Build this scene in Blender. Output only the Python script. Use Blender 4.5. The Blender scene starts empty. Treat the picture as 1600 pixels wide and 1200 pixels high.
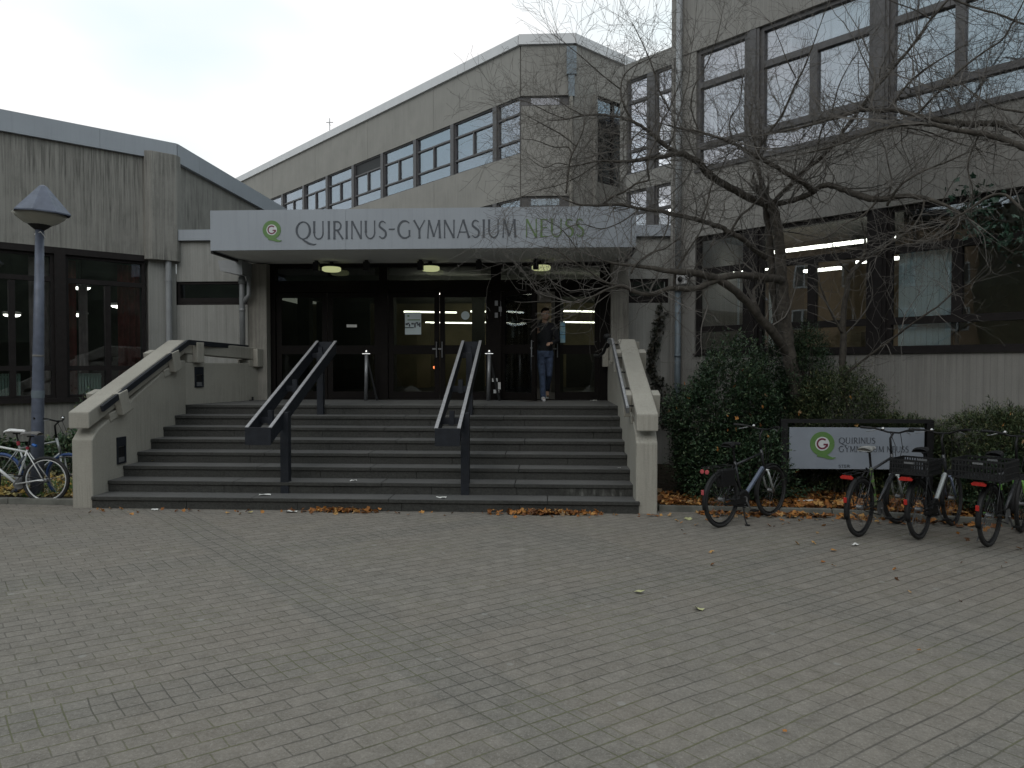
import bpy, bmesh, math, random
from mathutils import Vector, Matrix
random.seed(7)
R_ = math.radians
col = bpy.context.scene.collection
sc = bpy.context.scene

# ---------------------------------------------------------------- camera, sky, sun, exposure
cam = bpy.data.objects.new('camera', bpy.data.cameras.new('camera')); col.objects.link(cam)
cam.location = (0, 0, 2.0)
cam.rotation_euler = (R_(90) - math.atan(28/1123), 0, R_(3))
cam.data.sensor_width = 36; cam.data.lens = 36*1123/1600
cam.data.clip_start = .05; cam.data.clip_end = 600
sc.camera = cam
sc.view_settings.view_transform = 'Standard'; sc.view_settings.look = 'None'
sc.view_settings.gamma = 1; sc.view_settings.exposure = .13
sc.view_settings.use_curve_mapping = False
SUN_EL, SUN_AZ = 38, 200       # degrees; azimuth measured clockwise from +Y
w = bpy.data.worlds.new('World'); sc.world = w; w.use_nodes = True
nt = w.node_tree; nt.nodes.clear(); N = nt.nodes.new; K = nt.links.new
out = N('ShaderNodeOutputWorld'); bg = N('ShaderNodeBackground'); bg.inputs[1].default_value = .1
sky = N('ShaderNodeTexSky'); sky.sky_type = 'NISHITA'; sky.sun_disc = False
sky.sun_elevation = R_(SUN_EL); sky.sun_rotation = R_(SUN_AZ); sky.air_density = 1; sky.dust_density = 3
tc = N('ShaderNodeTexCoord'); mp = N('ShaderNodeMapping'); mp.inputs['Scale'].default_value = (1, 1, 2.2)
nz = N('ShaderNodeTexNoise'); nz.inputs['Scale'].default_value = 1.7; nz.inputs['Detail'].default_value = 4; nz.inputs['Roughness'].default_value = .45
cr = N('ShaderNodeValToRGB')
cr.color_ramp.elements[0].position = .40; cr.color_ramp.elements[0].color = (7.1, 8.9, 9.4, 1)
cr.color_ramp.elements[1].position = .60; cr.color_ramp.elements[1].color = (10.4, 10.3, 10.25, 1)
mx = N('ShaderNodeMix'); mx.data_type = 'RGBA'; mx.inputs[0].default_value = .93
K(tc.outputs['Generated'], mp.inputs[0]); K(mp.outputs[0], nz.inputs[0]); K(nz.outputs[0], cr.inputs[0])
K(sky.outputs[0], mx.inputs[6]); K(cr.outputs[0], mx.inputs[7]); K(mx.outputs[2], bg.inputs[0]); K(bg.outputs[0], out.inputs[0])
sl = bpy.data.lights.new('sun', 'SUN'); sl.energy = .5; sl.angle = R_(40); sl.color = (1, .97, .93)
so = bpy.data.objects.new('sun', sl); col.objects.link(so)
so.rotation_euler = (R_(90 - SUN_EL), 0, R_(180 - SUN_AZ))
so.location = (0, -5, 30)

# ---------------------------------------------------------------- materials
def ramp(nt, src, stops):
    r = nt.nodes.new('ShaderNodeValToRGB'); e = r.color_ramp.elements
    e[0].position, e[0].color = stops[0][0], (*stops[0][1], 1)
    e[1].position, e[1].color = stops[-1][0], (*stops[-1][1], 1)
    for p, c in stops[1:-1]:
        q = e.new(p); q.color = (*c, 1)
    nt.links.new(src, r.inputs[0]); return r.outputs[0]
def noise(nt, co, scale, detail=3, rough=.55, sv=None, loc=None):
    if sv or loc:
        m = nt.nodes.new('ShaderNodeMapping')
        if sv: m.inputs['Scale'].default_value = sv
        if loc: m.inputs['Location'].default_value = loc
        nt.links.new(co, m.inputs[0]); co = m.outputs[0]
    n = nt.nodes.new('ShaderNodeTexNoise'); n.inputs['Scale'].default_value = scale
    n.inputs['Detail'].default_value = detail; n.inputs['Roughness'].default_value = rough
    nt.links.new(co, n.inputs[0]); return n.outputs[0]
def mixc(nt, f, a, b, mode='MIX'):
    m = nt.nodes.new('ShaderNodeMix'); m.data_type = 'RGBA'; m.blend_type = mode
    for s, v in ((0, f), (6, a), (7, b)):
        if hasattr(v, 'links') or hasattr(v, 'is_linked'): nt.links.new(v, m.inputs[s])
        else: m.inputs[s].default_value = v if s == 0 else (*v, 1)
    return m.outputs[2]
def math_(nt, op, a, b=None, c=None):
    m = nt.nodes.new('ShaderNodeMath'); m.operation = op
    for i, v in enumerate((a, b, c)):
        if v is None: continue
        if hasattr(v, 'is_linked'): nt.links.new(v, m.inputs[i])
        else: m.inputs[i].default_value = v
    return m.outputs[0]
def base(name, rough=.6, metal=0, spec=.5):
    m = bpy.data.materials.new(name); m.use_nodes = True; nt = m.node_tree
    b = nt.nodes['Principled BSDF']; b.inputs['Roughness'].default_value = rough
    b.inputs['Metallic'].default_value = metal; b.inputs['Specular IOR Level'].default_value = spec
    t = nt.nodes.new('ShaderNodeTexCoord')
    return m, nt, b, t.outputs['Object']
def bump(nt, b, h, strength=.3, dist=.01):
    u = nt.nodes.new('ShaderNodeBump'); u.inputs['Strength'].default_value = strength
    u.inputs['Distance'].default_value = dist
    nt.links.new(h, u.inputs['Height']); nt.links.new(u.outputs[0], b.inputs['Normal'])
def plain(name, c, rough=.6, metal=0, var=.15, scale=8, bmp=0, spec=.5):
    m, nt, b, co = base(name, rough, metal, spec)
    n = noise(nt, co, scale, 4)
    lo = tuple(x*(1-var) for x in c); hi = tuple(min(1, x*(1+var)) for x in c)
    nt.links.new(ramp(nt, n, [(.3, lo), (.7, hi)]), b.inputs['Base Color'])
    if bmp: bump(nt, b, noise(nt, co, scale*6, 3), bmp, .004)
    rn = noise(nt, co, scale*2.3, 3)
    nt.links.new(math_(nt, 'MULTIPLY_ADD', rn, .3, max(0, rough-.15)), b.inputs['Roughness'])
    return m
def emit(name, c, s):
    m = bpy.data.materials.new(name); m.use_nodes = True
    b = m.node_tree.nodes['Principled BSDF']; b.inputs['Base Color'].default_value = (*c, 1)
    b.inputs['Emission Color'].default_value = (*c, 1); b.inputs['Emission Strength'].default_value = s
    return m
def concrete(name, c, boards=True, dark=.45, board_w=.085, streak=1.0, sm=.55):
    m, nt, b, co = base(name, .85, 0, .25)
    sx = nt.nodes.new('ShaderNodeSeparateXYZ'); nt.links.new(co, sx.inputs[0])
    big = noise(nt, co, .9, 5, .6, loc=(3.1, 7.7, 1.3))
    st = noise(nt, co, 1, 4, .6, sv=(9, 9, .35))
    st2 = noise(nt, co, 1, 4, .65, sv=(30, 30, 1.1), loc=(5, 2, 1))
    fine = noise(nt, co, 60, 3, .6)
    a = tuple(x*.86 for x in c); d = tuple(x*1.1 for x in c)
    colr = ramp(nt, big, [(.3, a), (.7, d)])
    colr = mixc(nt, sm, colr, ramp(nt, st, [(.3, tuple(x*.62 for x in c)), (.55, c), (.75, tuple(x*1.12 for x in c))]))
    # dirt streaks: gathered where the large noise is high
    msk = math_(nt, 'MULTIPLY', ramp(nt, st2, [(.43, (0, 0, 0)), (.62, (1, 1, 1))]), ramp(nt, noise(nt, co, .75, 4, .6, loc=(9, 1, 4)), [(.42, (.08,)*3), (.60, (1, 1, 1))]))
    msk = math_(nt, 'MULTIPLY', msk, dark*streak)
    colr = mixc(nt, msk, colr, tuple(x*.3 for x in c))
    bl_ = noise(nt, co, 2.4, 8, .75, sv=(1, 1, .55), loc=(6, 3, 2))
    colr = mixc(nt, math_(nt, 'MULTIPLY', ramp(nt, bl_, [(.52, (0, 0, 0)), (.68, (1, 1, 1))]), min(.6, dark*.55)), colr, tuple(x*.42 for x in c))
    colr = mixc(nt, .25, colr, ramp(nt, fine, [(.3, tuple(x*.7 for x in c)), (.7, tuple(x*1.2 for x in c))]))
    if boards:
        s = math_(nt, 'ADD', sx.outputs[0], sx.outputs[1])
        s = math_(nt, 'DIVIDE', s, board_w)
        fr = math_(nt, 'FRACT', s)
        line = math_(nt, 'LESS_THAN', fr, .1)
        fl = math_(nt, 'FLOOR', s)
        wn = nt.nodes.new('ShaderNodeTexWhiteNoise'); wn.noise_dimensions = '1D'; nt.links.new(fl, wn.inputs['W'])
        tone = math_(nt, 'MULTIPLY_ADD', wn.outputs[0], .09, .955)
        cmb = nt.nodes.new('ShaderNodeCombineColor')
        for i in range(3): nt.links.new(tone, cmb.inputs[i])
        colr = mixc(nt, 1.0, colr, cmb.outputs[0], 'MULTIPLY')
        colr = mixc(nt, math_(nt, 'MULTIPLY', line, .28), colr, tuple(x*.45 for x in c))
        h = math_(nt, 'ADD', math_(nt, 'MULTIPLY', line, -.8), math_(nt, 'MULTIPLY', wn.outputs[0], .5))
        h = math_(nt, 'ADD', h, math_(nt, 'MULTIPLY', fine, .4))
        bump(nt, b, h, .5, .006)
    else:
        bump(nt, b, math_(nt, 'ADD', fine, big), .35, .004)
    nt.links.new(colr, b.inputs['Base Color'])
    return m
def glass(name, refl=.1, tint=(.75, .8, .8), wob=.0015):
    m = bpy.data.materials.new(name); m.use_nodes = True; nt = m.node_tree; nt.nodes.clear()
    o = nt.nodes.new('ShaderNodeOutputMaterial'); g = nt.nodes.new('ShaderNodeBsdfGlossy'); g.inputs['Roughness'].default_value = .01
    g.inputs['Color'].default_value = (.9, .93, 1, 1)
    t = nt.nodes.new('ShaderNodeBsdfTransparent'); t.inputs[0].default_value = (*tint, 1)
    fr = nt.nodes.new('ShaderNodeFresnel'); fr.inputs['IOR'].default_value = 1.45
    c = nt.nodes.new('ShaderNodeTexCoord')
    bm = nt.nodes.new('ShaderNodeBump'); bm.inputs['Strength'].default_value = .25; bm.inputs['Distance'].default_value = wob*6
    nt.links.new(noise(nt, c.outputs['Object'], .9, 1), bm.inputs['Height']); nt.links.new(bm.outputs[0], g.inputs['Normal'])
    f = math_(nt, 'MINIMUM', math_(nt, 'MULTIPLY_ADD', fr.outputs[0], 1.2, refl), .95)
    mixs = nt.nodes.new('ShaderNodeMixShader')
    nt.links.new(f, mixs.inputs[0]); nt.links.new(t.outputs[0], mixs.inputs[1]); nt.links.new(g.outputs[0], mixs.inputs[2])
    nt.links.new(mixs.outputs[0], o.inputs[0]); return m

M = {}
M['conc_left'] = concrete('board marked concrete left', (.250, .243, .224), dark=1.0, sm=.5)
M['conc_right'] = concrete('board marked concrete right', (.240, .232, .218), dark=.35, sm=.35)
M['conc_back'] = concrete('smooth precast concrete', (.245, .236, .218), boards=False, dark=.25, sm=.22)
M['conc_link'] = concrete('ribbed concrete', (.29, .29, .275), dark=.4, board_w=.05)
M['conc_pillar'] = concrete('concrete pillar', (.26, .248, .222), boards=False, dark=.7, sm=.3)
M['conc_stair'] = concrete('cast concrete balustrade', (.345, .328, .288), boards=False, dark=.35, sm=.12)
def sheet(name, c):
    m, nt, b, co = base(name, .5, 0, .4)
    k = ramp(nt, noise(nt, co, 1.4, 4), [(.3, tuple(x*.95 for x in c)), (.7, tuple(x*1.04 for x in c))])
    s = noise(nt, co, 1, 4, .65, sv=(16, 16, .8))
    k = mixc(nt, ramp(nt, s, [(.50, (0, 0, 0)), (.78, (.30, .30, .30))]), k, tuple(x*.66 for x in c))
    nt.links.new(k, b.inputs['Base Color']); bump(nt, b, noise(nt, co, 1.1, 2), .12, .01); return m
M['fascia'] = sheet('grey blue sheet metal', (.29, .315, .35))
M['fascia_light'] = plain('pale sheet metal', (.50, .50, .51), .45, .0, .05, 2)
M['soffit'] = plain('painted soffit', (.62, .62, .60), .7, 0, .05, 2)
M['frame'] = plain('dark brown window frame', (.015, .0125, .0125), .65, 0, .2, 10, 0, .18)
M['frame_grey'] = plain('weathered grey brown frame', (.070, .066, .068), .55, 0, .2, 14)
M['door_frame'] = plain('dark door frame', (.0075, .006, .0055), .65, 0, .2, 10, 0, .12)
M['black'] = plain('black metal', (.012, .012, .013), .55, 0, .2, 20, 0, .3)
M['rubber'] = plain('rubber', (.018, .018, .019), .75, 0, .25, 40)
M['rail_blue'] = plain('dark blue grey painted steel', (.017, .0195, .0255), .5, 0, .2, 12, 0, .3)
M['rail_top'] = plain('pale grey rail edge', (.30, .30, .31), .4, .2, .2, 25)  # edge strips much paler than the plates they cap
M['steel'] = plain('brushed steel', (.22, .225, .235), .45, .6, .15, 25)
M['chrome'] = plain('chrome', (.6, .6, .6), .2, 1, .1, 25)
M['pipe'] = plain('grey downpipe', (.26, .27, .28), .5, .2, .1, 6)
M['pipe_blue'] = plain('blue grey downpipe', (.13, .16, .185), .5, .1, .12, 6)
M['lamp_paint'] = plain('blue grey lamp paint', (.092, .106, .145), .5, .1, .18, 10)
M['lamp_glass'] = plain('frosted lamp glass', (.42, .42, .38), .35, 0, .1, 6)
M['glass_sky'] = glass('coated window glass', .16, (.85, .87, .88))
M['glass_low'] = glass('clear window glass', .09, (.85, .88, .88))
M['glass_door'] = glass('dark door glass', .005, (.72, .75, .70))
M['lum'] = emit('fluorescent tube', (1, .97, .86), 7)
M['lum_hall'] = emit('hall light strip', (1, .97, .88), 5)
M['lum_green'] = emit('yellow green ceiling light', (.66, .70, .36), .5)
M['room_wall'] = plain('interior wall', (.45, .44, .40), .9, 0, .08, 1)
M['room_ochre'] = plain('ochre interior wall', (.34, .26, .16), .9, 0, .25, 1)
M['hall_wall'] = plain('olive hall wall', (.24, .205, .125), .8, 0, .35, .8)
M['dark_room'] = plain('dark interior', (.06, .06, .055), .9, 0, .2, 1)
M['ceiling'] = plain('ceiling board', (.5, .5, .48), .9, 0, .06, 1)
M['blind'] = plain('pale blue blind', (.75, .88, .92), .8, 0, .08, 3)
M['white_blind'] = plain('white vertical blind', (.52, .53, .54), .8, 0, .12, 5)
M['curtain'] = plain('red brown curtain', (.19, .045, .04), .9, 0, .3, 4)
M['curtain_pink'] = plain('faded pink net curtain', (.36, .28, .27), .9, 0, .25, 4)
M['radiator'] = plain('pale green radiator', (.5, .68, .58), .5, 0, .08, 4)
M['letter'] = plain('dark grey lettering', (.055, .065, .08), .5, 0, .1, 10)
M['letter_green'] = plain('green lettering', (.10, .165, .06), .5, 0, .1, 10)
M['emblem_green'] = plain('emblem green', (.10, .20, .06), .5, 0, .08, 10)
M['emblem_red'] = plain('emblem dark red', (.14, .02, .045), .5, 0, .08, 10)
M['emblem_white'] = plain('emblem white', (.55, .57, .58), .5, 0, .04, 10)
M['board'] = plain('grey blue notice board', (.225, .25, .29), .4, 0, .07, 3)
M['white'] = plain('white paint', (.7, .7, .7), .4, 0, .08, 12)
M['paper'] = plain('white paper', (.62, .62, .6), .9, 0, .1, 12)
M['silver'] = plain('silver bicycle paint', (.36, .38, .38), .35, .5, .12, 12)
M['bike_white'] = plain('white bicycle paint', (.62, .63, .63), .3, 0, .08, 12)
M['bike_blue'] = plain('blue grey bicycle paint', (.10, .12, .17), .3, .3, .15, 12)
M['bike_dark'] = plain('charcoal bicycle paint', (.035, .036, .04), .3, .3, .15, 12)
M['bike_green'] = plain('green bicycle paint', (.14, .34, .06), .35, 0, .12, 12)
M['bike_lime'] = plain('grey lime bicycle paint', (.20, .23, .15), .35, .1, .5, 9)
M['blue_tyre'] = plain('blue tyre rubber', (.03, .07, .20), .6, 0, .15, 12)
M['red'] = plain('red plastic', (.42, .02, .015), .3, 0, .1, 20)
M['pink'] = plain('faded red reflector', (.45, .08, .09), .3, 0, .1, 20)
M['saddle_red'] = plain('red plastic clamp', (.30, .03, .05), .4, 0, .1, 20)
M['saddle_pale'] = plain('pale worn saddle', (.26, .26, .25), .6, 0, .4, 14)
M['saddle_grey'] = plain('worn grey saddle', (.14, .135, .13), .6, 0, .35, 18)
M['bright_blue'] = plain('bright blue grip', (.02, .12, .42), .5, 0, .1, 20)
M['skin'] = plain('skin', (.42, .26, .19), .5, 0, .06, 20)
M['hair'] = plain('dark brown hair', (.016, .010, .007), .9, 0, .3, 60, 0, .1)
M['jacket'] = plain('black jacket cloth', (.012, .013, .018), .8, 0, .3, 25, .3)
M['jeans'] = plain('blue denim', (.06, .085, .15), .85, 0, .45, 14, .3)
M['shoe'] = plain('white shoe', (.60, .60, .62), .6, 0, .12, 30)
M['bark'] = plain('grey brown bark', (.055, .048, .040), .9, 0, .45, 16, .6)
M['twig'] = plain('grey twig', (.105, .096, .087), .85, 0, .35, 9)
def leafmat(name, stops, rough=.55, trans=0):
    m, nt, b, co = base(name, rough, 0, .35)
    oi = nt.nodes.new('ShaderNodeNewGeometry')
    nt.links.new(ramp(nt, oi.outputs['Random Per Island'], stops), b.inputs['Base Color'])
    return m
M['yew'] = leafmat('yew foliage', [(0, (.035, .028, .016)), (.10, (.012, .026, .013)), (.5, (.022, .048, .022)), (.85, (.042, .078, .036)), (1, (.085, .11, .05))])
M['juniper'] = leafmat('juniper foliage', [(0, (.020, .032, .014)), (.5, (.04, .062, .024)), (.85, (.075, .095, .04)), (1, (.14, .13, .06))])
M['bramble'] = leafmat('bramble foliage', [(0, (.03, .055, .03)), (.5, (.05, .10, .05)), (.85, (.11, .15, .08)), (1, (.2, .2, .1))])
M['ivy'] = leafmat('ivy foliage', [(0, (.012, .035, .02)), (.6, (.03, .07, .045)), (1, (.10, .15, .12))], .35)
M['vine'] = leafmat('dry vine leaves', [(0, (.02, .022, .018)), (.6, (.035, .04, .028)), (1, (.06, .05, .035))])
M['autumn'] = leafmat('fallen autumn leaves', [(0, (.07, .032, .014)), (.35, (.20, .075, .02)), (.6, (.36, .15, .035)), (.85, (.44, .25, .08)), (1, (.24, .18, .12))], .7)
M['autumn_pale'] = leafmat('fallen pale leaves', [(0, (.28, .15, .03)), (.4, (.42, .30, .08)), (.7, (.46, .42, .2)), (1, (.34, .30, .24))], .7)
M['leaf_pale'] = plain('pale yellow leaf', (.42, .42, .22), .7, 0, .15, 30)
M['far_trees'] = plain('far tree foliage', (.022, .028, .016), .9, 0, .5, 1.5)
M['brick'] = plain('brown brick', (.25, .17, .105), .85, 0, .2, 3)
M['ivory'] = plain('painted window surround', (.45, .45, .43), .6, 0, .08, 3)
def stone():
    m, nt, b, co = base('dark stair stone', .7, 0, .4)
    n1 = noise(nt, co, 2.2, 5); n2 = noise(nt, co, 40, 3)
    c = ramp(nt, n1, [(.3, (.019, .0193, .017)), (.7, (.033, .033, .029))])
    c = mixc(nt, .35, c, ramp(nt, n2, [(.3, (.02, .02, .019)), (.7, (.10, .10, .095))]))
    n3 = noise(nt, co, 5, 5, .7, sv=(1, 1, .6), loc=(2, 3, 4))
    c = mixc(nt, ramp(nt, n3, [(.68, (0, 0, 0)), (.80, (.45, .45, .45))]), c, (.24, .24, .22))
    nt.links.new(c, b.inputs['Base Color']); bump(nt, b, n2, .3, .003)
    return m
M['stone'] = stone()
def tread():
    m, nt, b, co = base('lit stair slab top', .65, 0, .4)
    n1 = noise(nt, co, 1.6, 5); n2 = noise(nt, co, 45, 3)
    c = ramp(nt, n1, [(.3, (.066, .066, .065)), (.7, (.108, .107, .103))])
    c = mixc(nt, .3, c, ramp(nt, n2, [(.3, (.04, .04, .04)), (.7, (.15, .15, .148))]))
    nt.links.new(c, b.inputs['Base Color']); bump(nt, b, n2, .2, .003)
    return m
M['tread'] = tread()
def limewash():
    m, nt, b, co = base('lime stain on stair stone', .9, 0, .2)
    n = noise(nt, co, 1, 5, .7, sv=(14, 14, 4))
    nt.links.new(ramp(nt, n, [(.42, (.035, .035, .032)), (.56, (.07, .07, .065)), (.75, (.20, .20, .185))]), b.inputs['Base Color'])
    return m
M['lime'] = limewash()
def paving():
    m, nt, b, _ = base('concrete block paving', .85, 0, .3)
    g = nt.nodes.new('ShaderNodeNewGeometry').outputs['Position']
    # skewed laying grid: courses run at 36 degrees, cross bands at -47 degrees
    a1, a2 = R_(36), R_(-47)
    d1 = (math.cos(a1), math.sin(a1)); d2 = (math.cos(a2), math.sin(a2))
    det = d1[0]*d2[1] - d1[1]*d2[0]
    iu = (d2[1]/det, -d2[0]/det, 0); iv = (-d1[1]/det, d1[0]/det, 0)
    warp = noise(nt, g, 1.3, 2)
    wob = math_(nt, 'MULTIPLY_ADD', warp, .05, -.025)
    def dot(v):
        n = nt.nodes.new('ShaderNodeVectorMath'); n.operation = 'DOT_PRODUCT'; nt.links.new(g, n.inputs[0]); n.inputs[1].default_value = v; return n.outputs['Value']
    u, v = math_(nt, 'ADD', dot(iu), wob), math_(nt, 'ADD', dot(iv), wob)
    cb = nt.nodes.new('ShaderNodeCombineXYZ'); nt.links.new(u, cb.inputs[0]); nt.links.new(v, cb.inputs[1])
    def brick(w_, off):
        k = nt.nodes.new('ShaderNodeTexBrick'); nt.links.new(cb.outputs[0], k.inputs[0])
        k.offset = off; k.inputs['Scale'].default_value = 1; k.inputs['Brick Width'].default_value = w_
        k.inputs['Row Height'].default_value = .132; k.inputs['Mortar Size'].default_value = .0045; k.inputs['Mortar Smooth'].default_value = .35
        k.inputs['Color1'].default_value = (0, 0, 0, 1); k.inputs['Color2'].default_value = (1, 1, 1, 1); k.inputs['Mortar'].default_value = (.5, .5, .5, 1)
        return k
    k1, k2 = brick(.212, .5), brick(.132, 0)
    # bands of square blocks
    P = 3.168
    bu = math_(nt, 'LESS_THAN', math_(nt, 'MODULO', math_(nt, 'ADD', u, 31.68 + .74), P), .528)
    bv = math_(nt, 'LESS_THAN', math_(nt, 'MODULO', math_(nt, 'ADD', v, 31.68 - 1.30), P), .396)
    band = math_(nt, 'MAXIMUM', bu, bv)
    val = mixc(nt, band, k1.outputs['Color'], k2.outputs['Color'])
    mort = math_(nt, 'ADD', math_(nt, 'MULTIPLY', k1.outputs['Fac'], math_(nt, 'SUBTRACT', 1, band)), math_(nt, 'MULTIPLY', k2.outputs['Fac'], band))
    fv = math_(nt, 'ABSOLUTE', math_(nt, 'SUBTRACT', math_(nt, 'FRACT', math_(nt, 'DIVIDE', v, .132)), .5))
    rown = noise(nt, g, 6, 2)
    rowm = ramp(nt, math_(nt, 'ADD', fv, math_(nt, 'MULTIPLY', math_(nt, 'SUBTRACT', rown, .5), .03)), [(.440, (0, 0, 0)), (.478, (1, 1, 1))])
    cross = math_(nt, 'MULTIPLY', mort, math_(nt, 'MULTIPLY_ADD', band, .15, .50))
    mort = math_(nt, 'MAXIMUM', cross, math_(nt, 'MULTIPLY', rowm, math_(nt, 'MULTIPLY_ADD', noise(nt, g, 3.1, 3), 1.0, .10)))
    c = ramp(nt, val, [(0, (.150, .138, .120)), (.5, (.180, .166, .145)), (.9, (.200, .184, .161)), (1, (.232, .216, .194))])
    warm = noise(nt, g, .7, 4, .6)
    c = mixc(nt, ramp(nt, warm, [(.40, (0, 0, 0)), (.65, (.65, .65, .65))]), c, (.206, .172, .138))
    c = mixc(nt, math_(nt, 'MULTIPLY', math_(nt, 'MULTIPLY', band, .75), noise(nt, g, .6, 3, .5, loc=(2, 5, 0))), c, (.102, .106, .100))
    gr = noise(nt, g, 85, 3, .75)
    c = mixc(nt, ramp(nt, gr, [(.56, (0, 0, 0)), (.68, (.95, .95, .95))]), c, (.46, .44, .41))
    gd = noise(nt, g, 70, 3, .75, loc=(4, 4, 4))
    c = mixc(nt, ramp(nt, gd, [(.34, (.65, .65, .65)), (.47, (0, 0, 0))]), c, (.055, .053, .048))
    gm = noise(nt, g, 38, 4, .75, loc=(1, 7, 2))
    c = mixc(nt, .38, c, ramp(nt, gm, [(.36, (.085, .078, .068)), (.5, (.165, .152, .134)), (.64, (.31, .29, .262))]))
    mo = noise(nt, g, 1.1, 4, .6, loc=(8, 1, 0))
    mott = noise(nt, g, 7, 4, .6)
    c = mixc(nt, .38, c, ramp(nt, mott, [(.3, (.105, .097, .084)), (.7, (.238, .220, .193))]))
    # paving tone gets darker towards the right-hand side, broken up by noise
    sp = nt.nodes.new('ShaderNodeSeparateXYZ'); nt.links.new(g, sp.inputs[0])
    dd = math_(nt, 'ADD', math_(nt, 'MULTIPLY', sp.outputs[0], .22), math_(nt, 'MULTIPLY', noise(nt, g, .5, 4), 1.2))
    c = mixc(nt, ramp(nt, dd, [(1.0, (0, 0, 0)), (2.4, (.5, .5, .5))]), c, (.065, .066, .052))
    mossm = ramp(nt, math_(nt, 'ADD', mo, math_(nt, 'MULTIPLY', sp.outputs[1], -.012)), [(.40, (0, 0, 0)), (.50, (1, 1, 1))])
    jc = mixc(nt, mossm, (.038, .036, .031), (.078, .086, .022))
    c = mixc(nt, math_(nt, 'MULTIPLY', mort, .9), c, jc)
    # scattered pale gum spots
    vo = nt.nodes.new('ShaderNodeTexVoronoi'); vo.inputs['Scale'].default_value = 2.6; nt.links.new(g, vo.inputs[0])
    c = mixc(nt, ramp(nt, math_(nt, 'ADD', vo.outputs['Distance'], math_(nt, 'MULTIPLY', mott, .05)), [(.085, (.55, .55, .55)), (.105, (0, 0, 0))]), c, (.26, .255, .24))
    nt.links.new(c, b.inputs['Base Color'])
    h = math_(nt, 'ADD', math_(nt, 'MULTIPLY', mort, -1), math_(nt, 'ADD', math_(nt, 'MULTIPLY', gr, .25), math_(nt, 'MULTIPLY', val, .15)))
    bump(nt, b, h, .7, .008)
    return m
M['paving'] = paving()
def soil():
    m, nt, b, _ = base('dark garden soil', .95, 0, .2)
    g = nt.nodes.new('ShaderNodeNewGeometry').outputs['Position']
    n = noise(nt, g, 9, 5, .7)
    c = ramp(nt, n, [(.3, (.018, .015, .011)), (.6, (.05, .042, .03)), (.8, (.09, .08, .05))])
    nt.links.new(c, b.inputs['Base Color']); bump(nt, b, n, .9, .04)
    return m
M['soil'] = soil()
M['kerb'] = plain('concrete kerb', (.13, .13, .115), .85, 0, .3, 5, .3)
def posterm(name, c1, c2):
    m, nt, b, co = base(name, .6)
    nt.links.new(ramp(nt, noise(nt, co, 9, 2), [(.45, c1), (.55, c2)]), b.inputs['Base Color']); return m
M['poster'] = plain('pale poster paper', (.50, .58, .60), .6, 0, .05, 4)
M['poster_blue'] = posterm('blue poster print', (.14, .34, .50), (.28, .45, .50))

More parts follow.
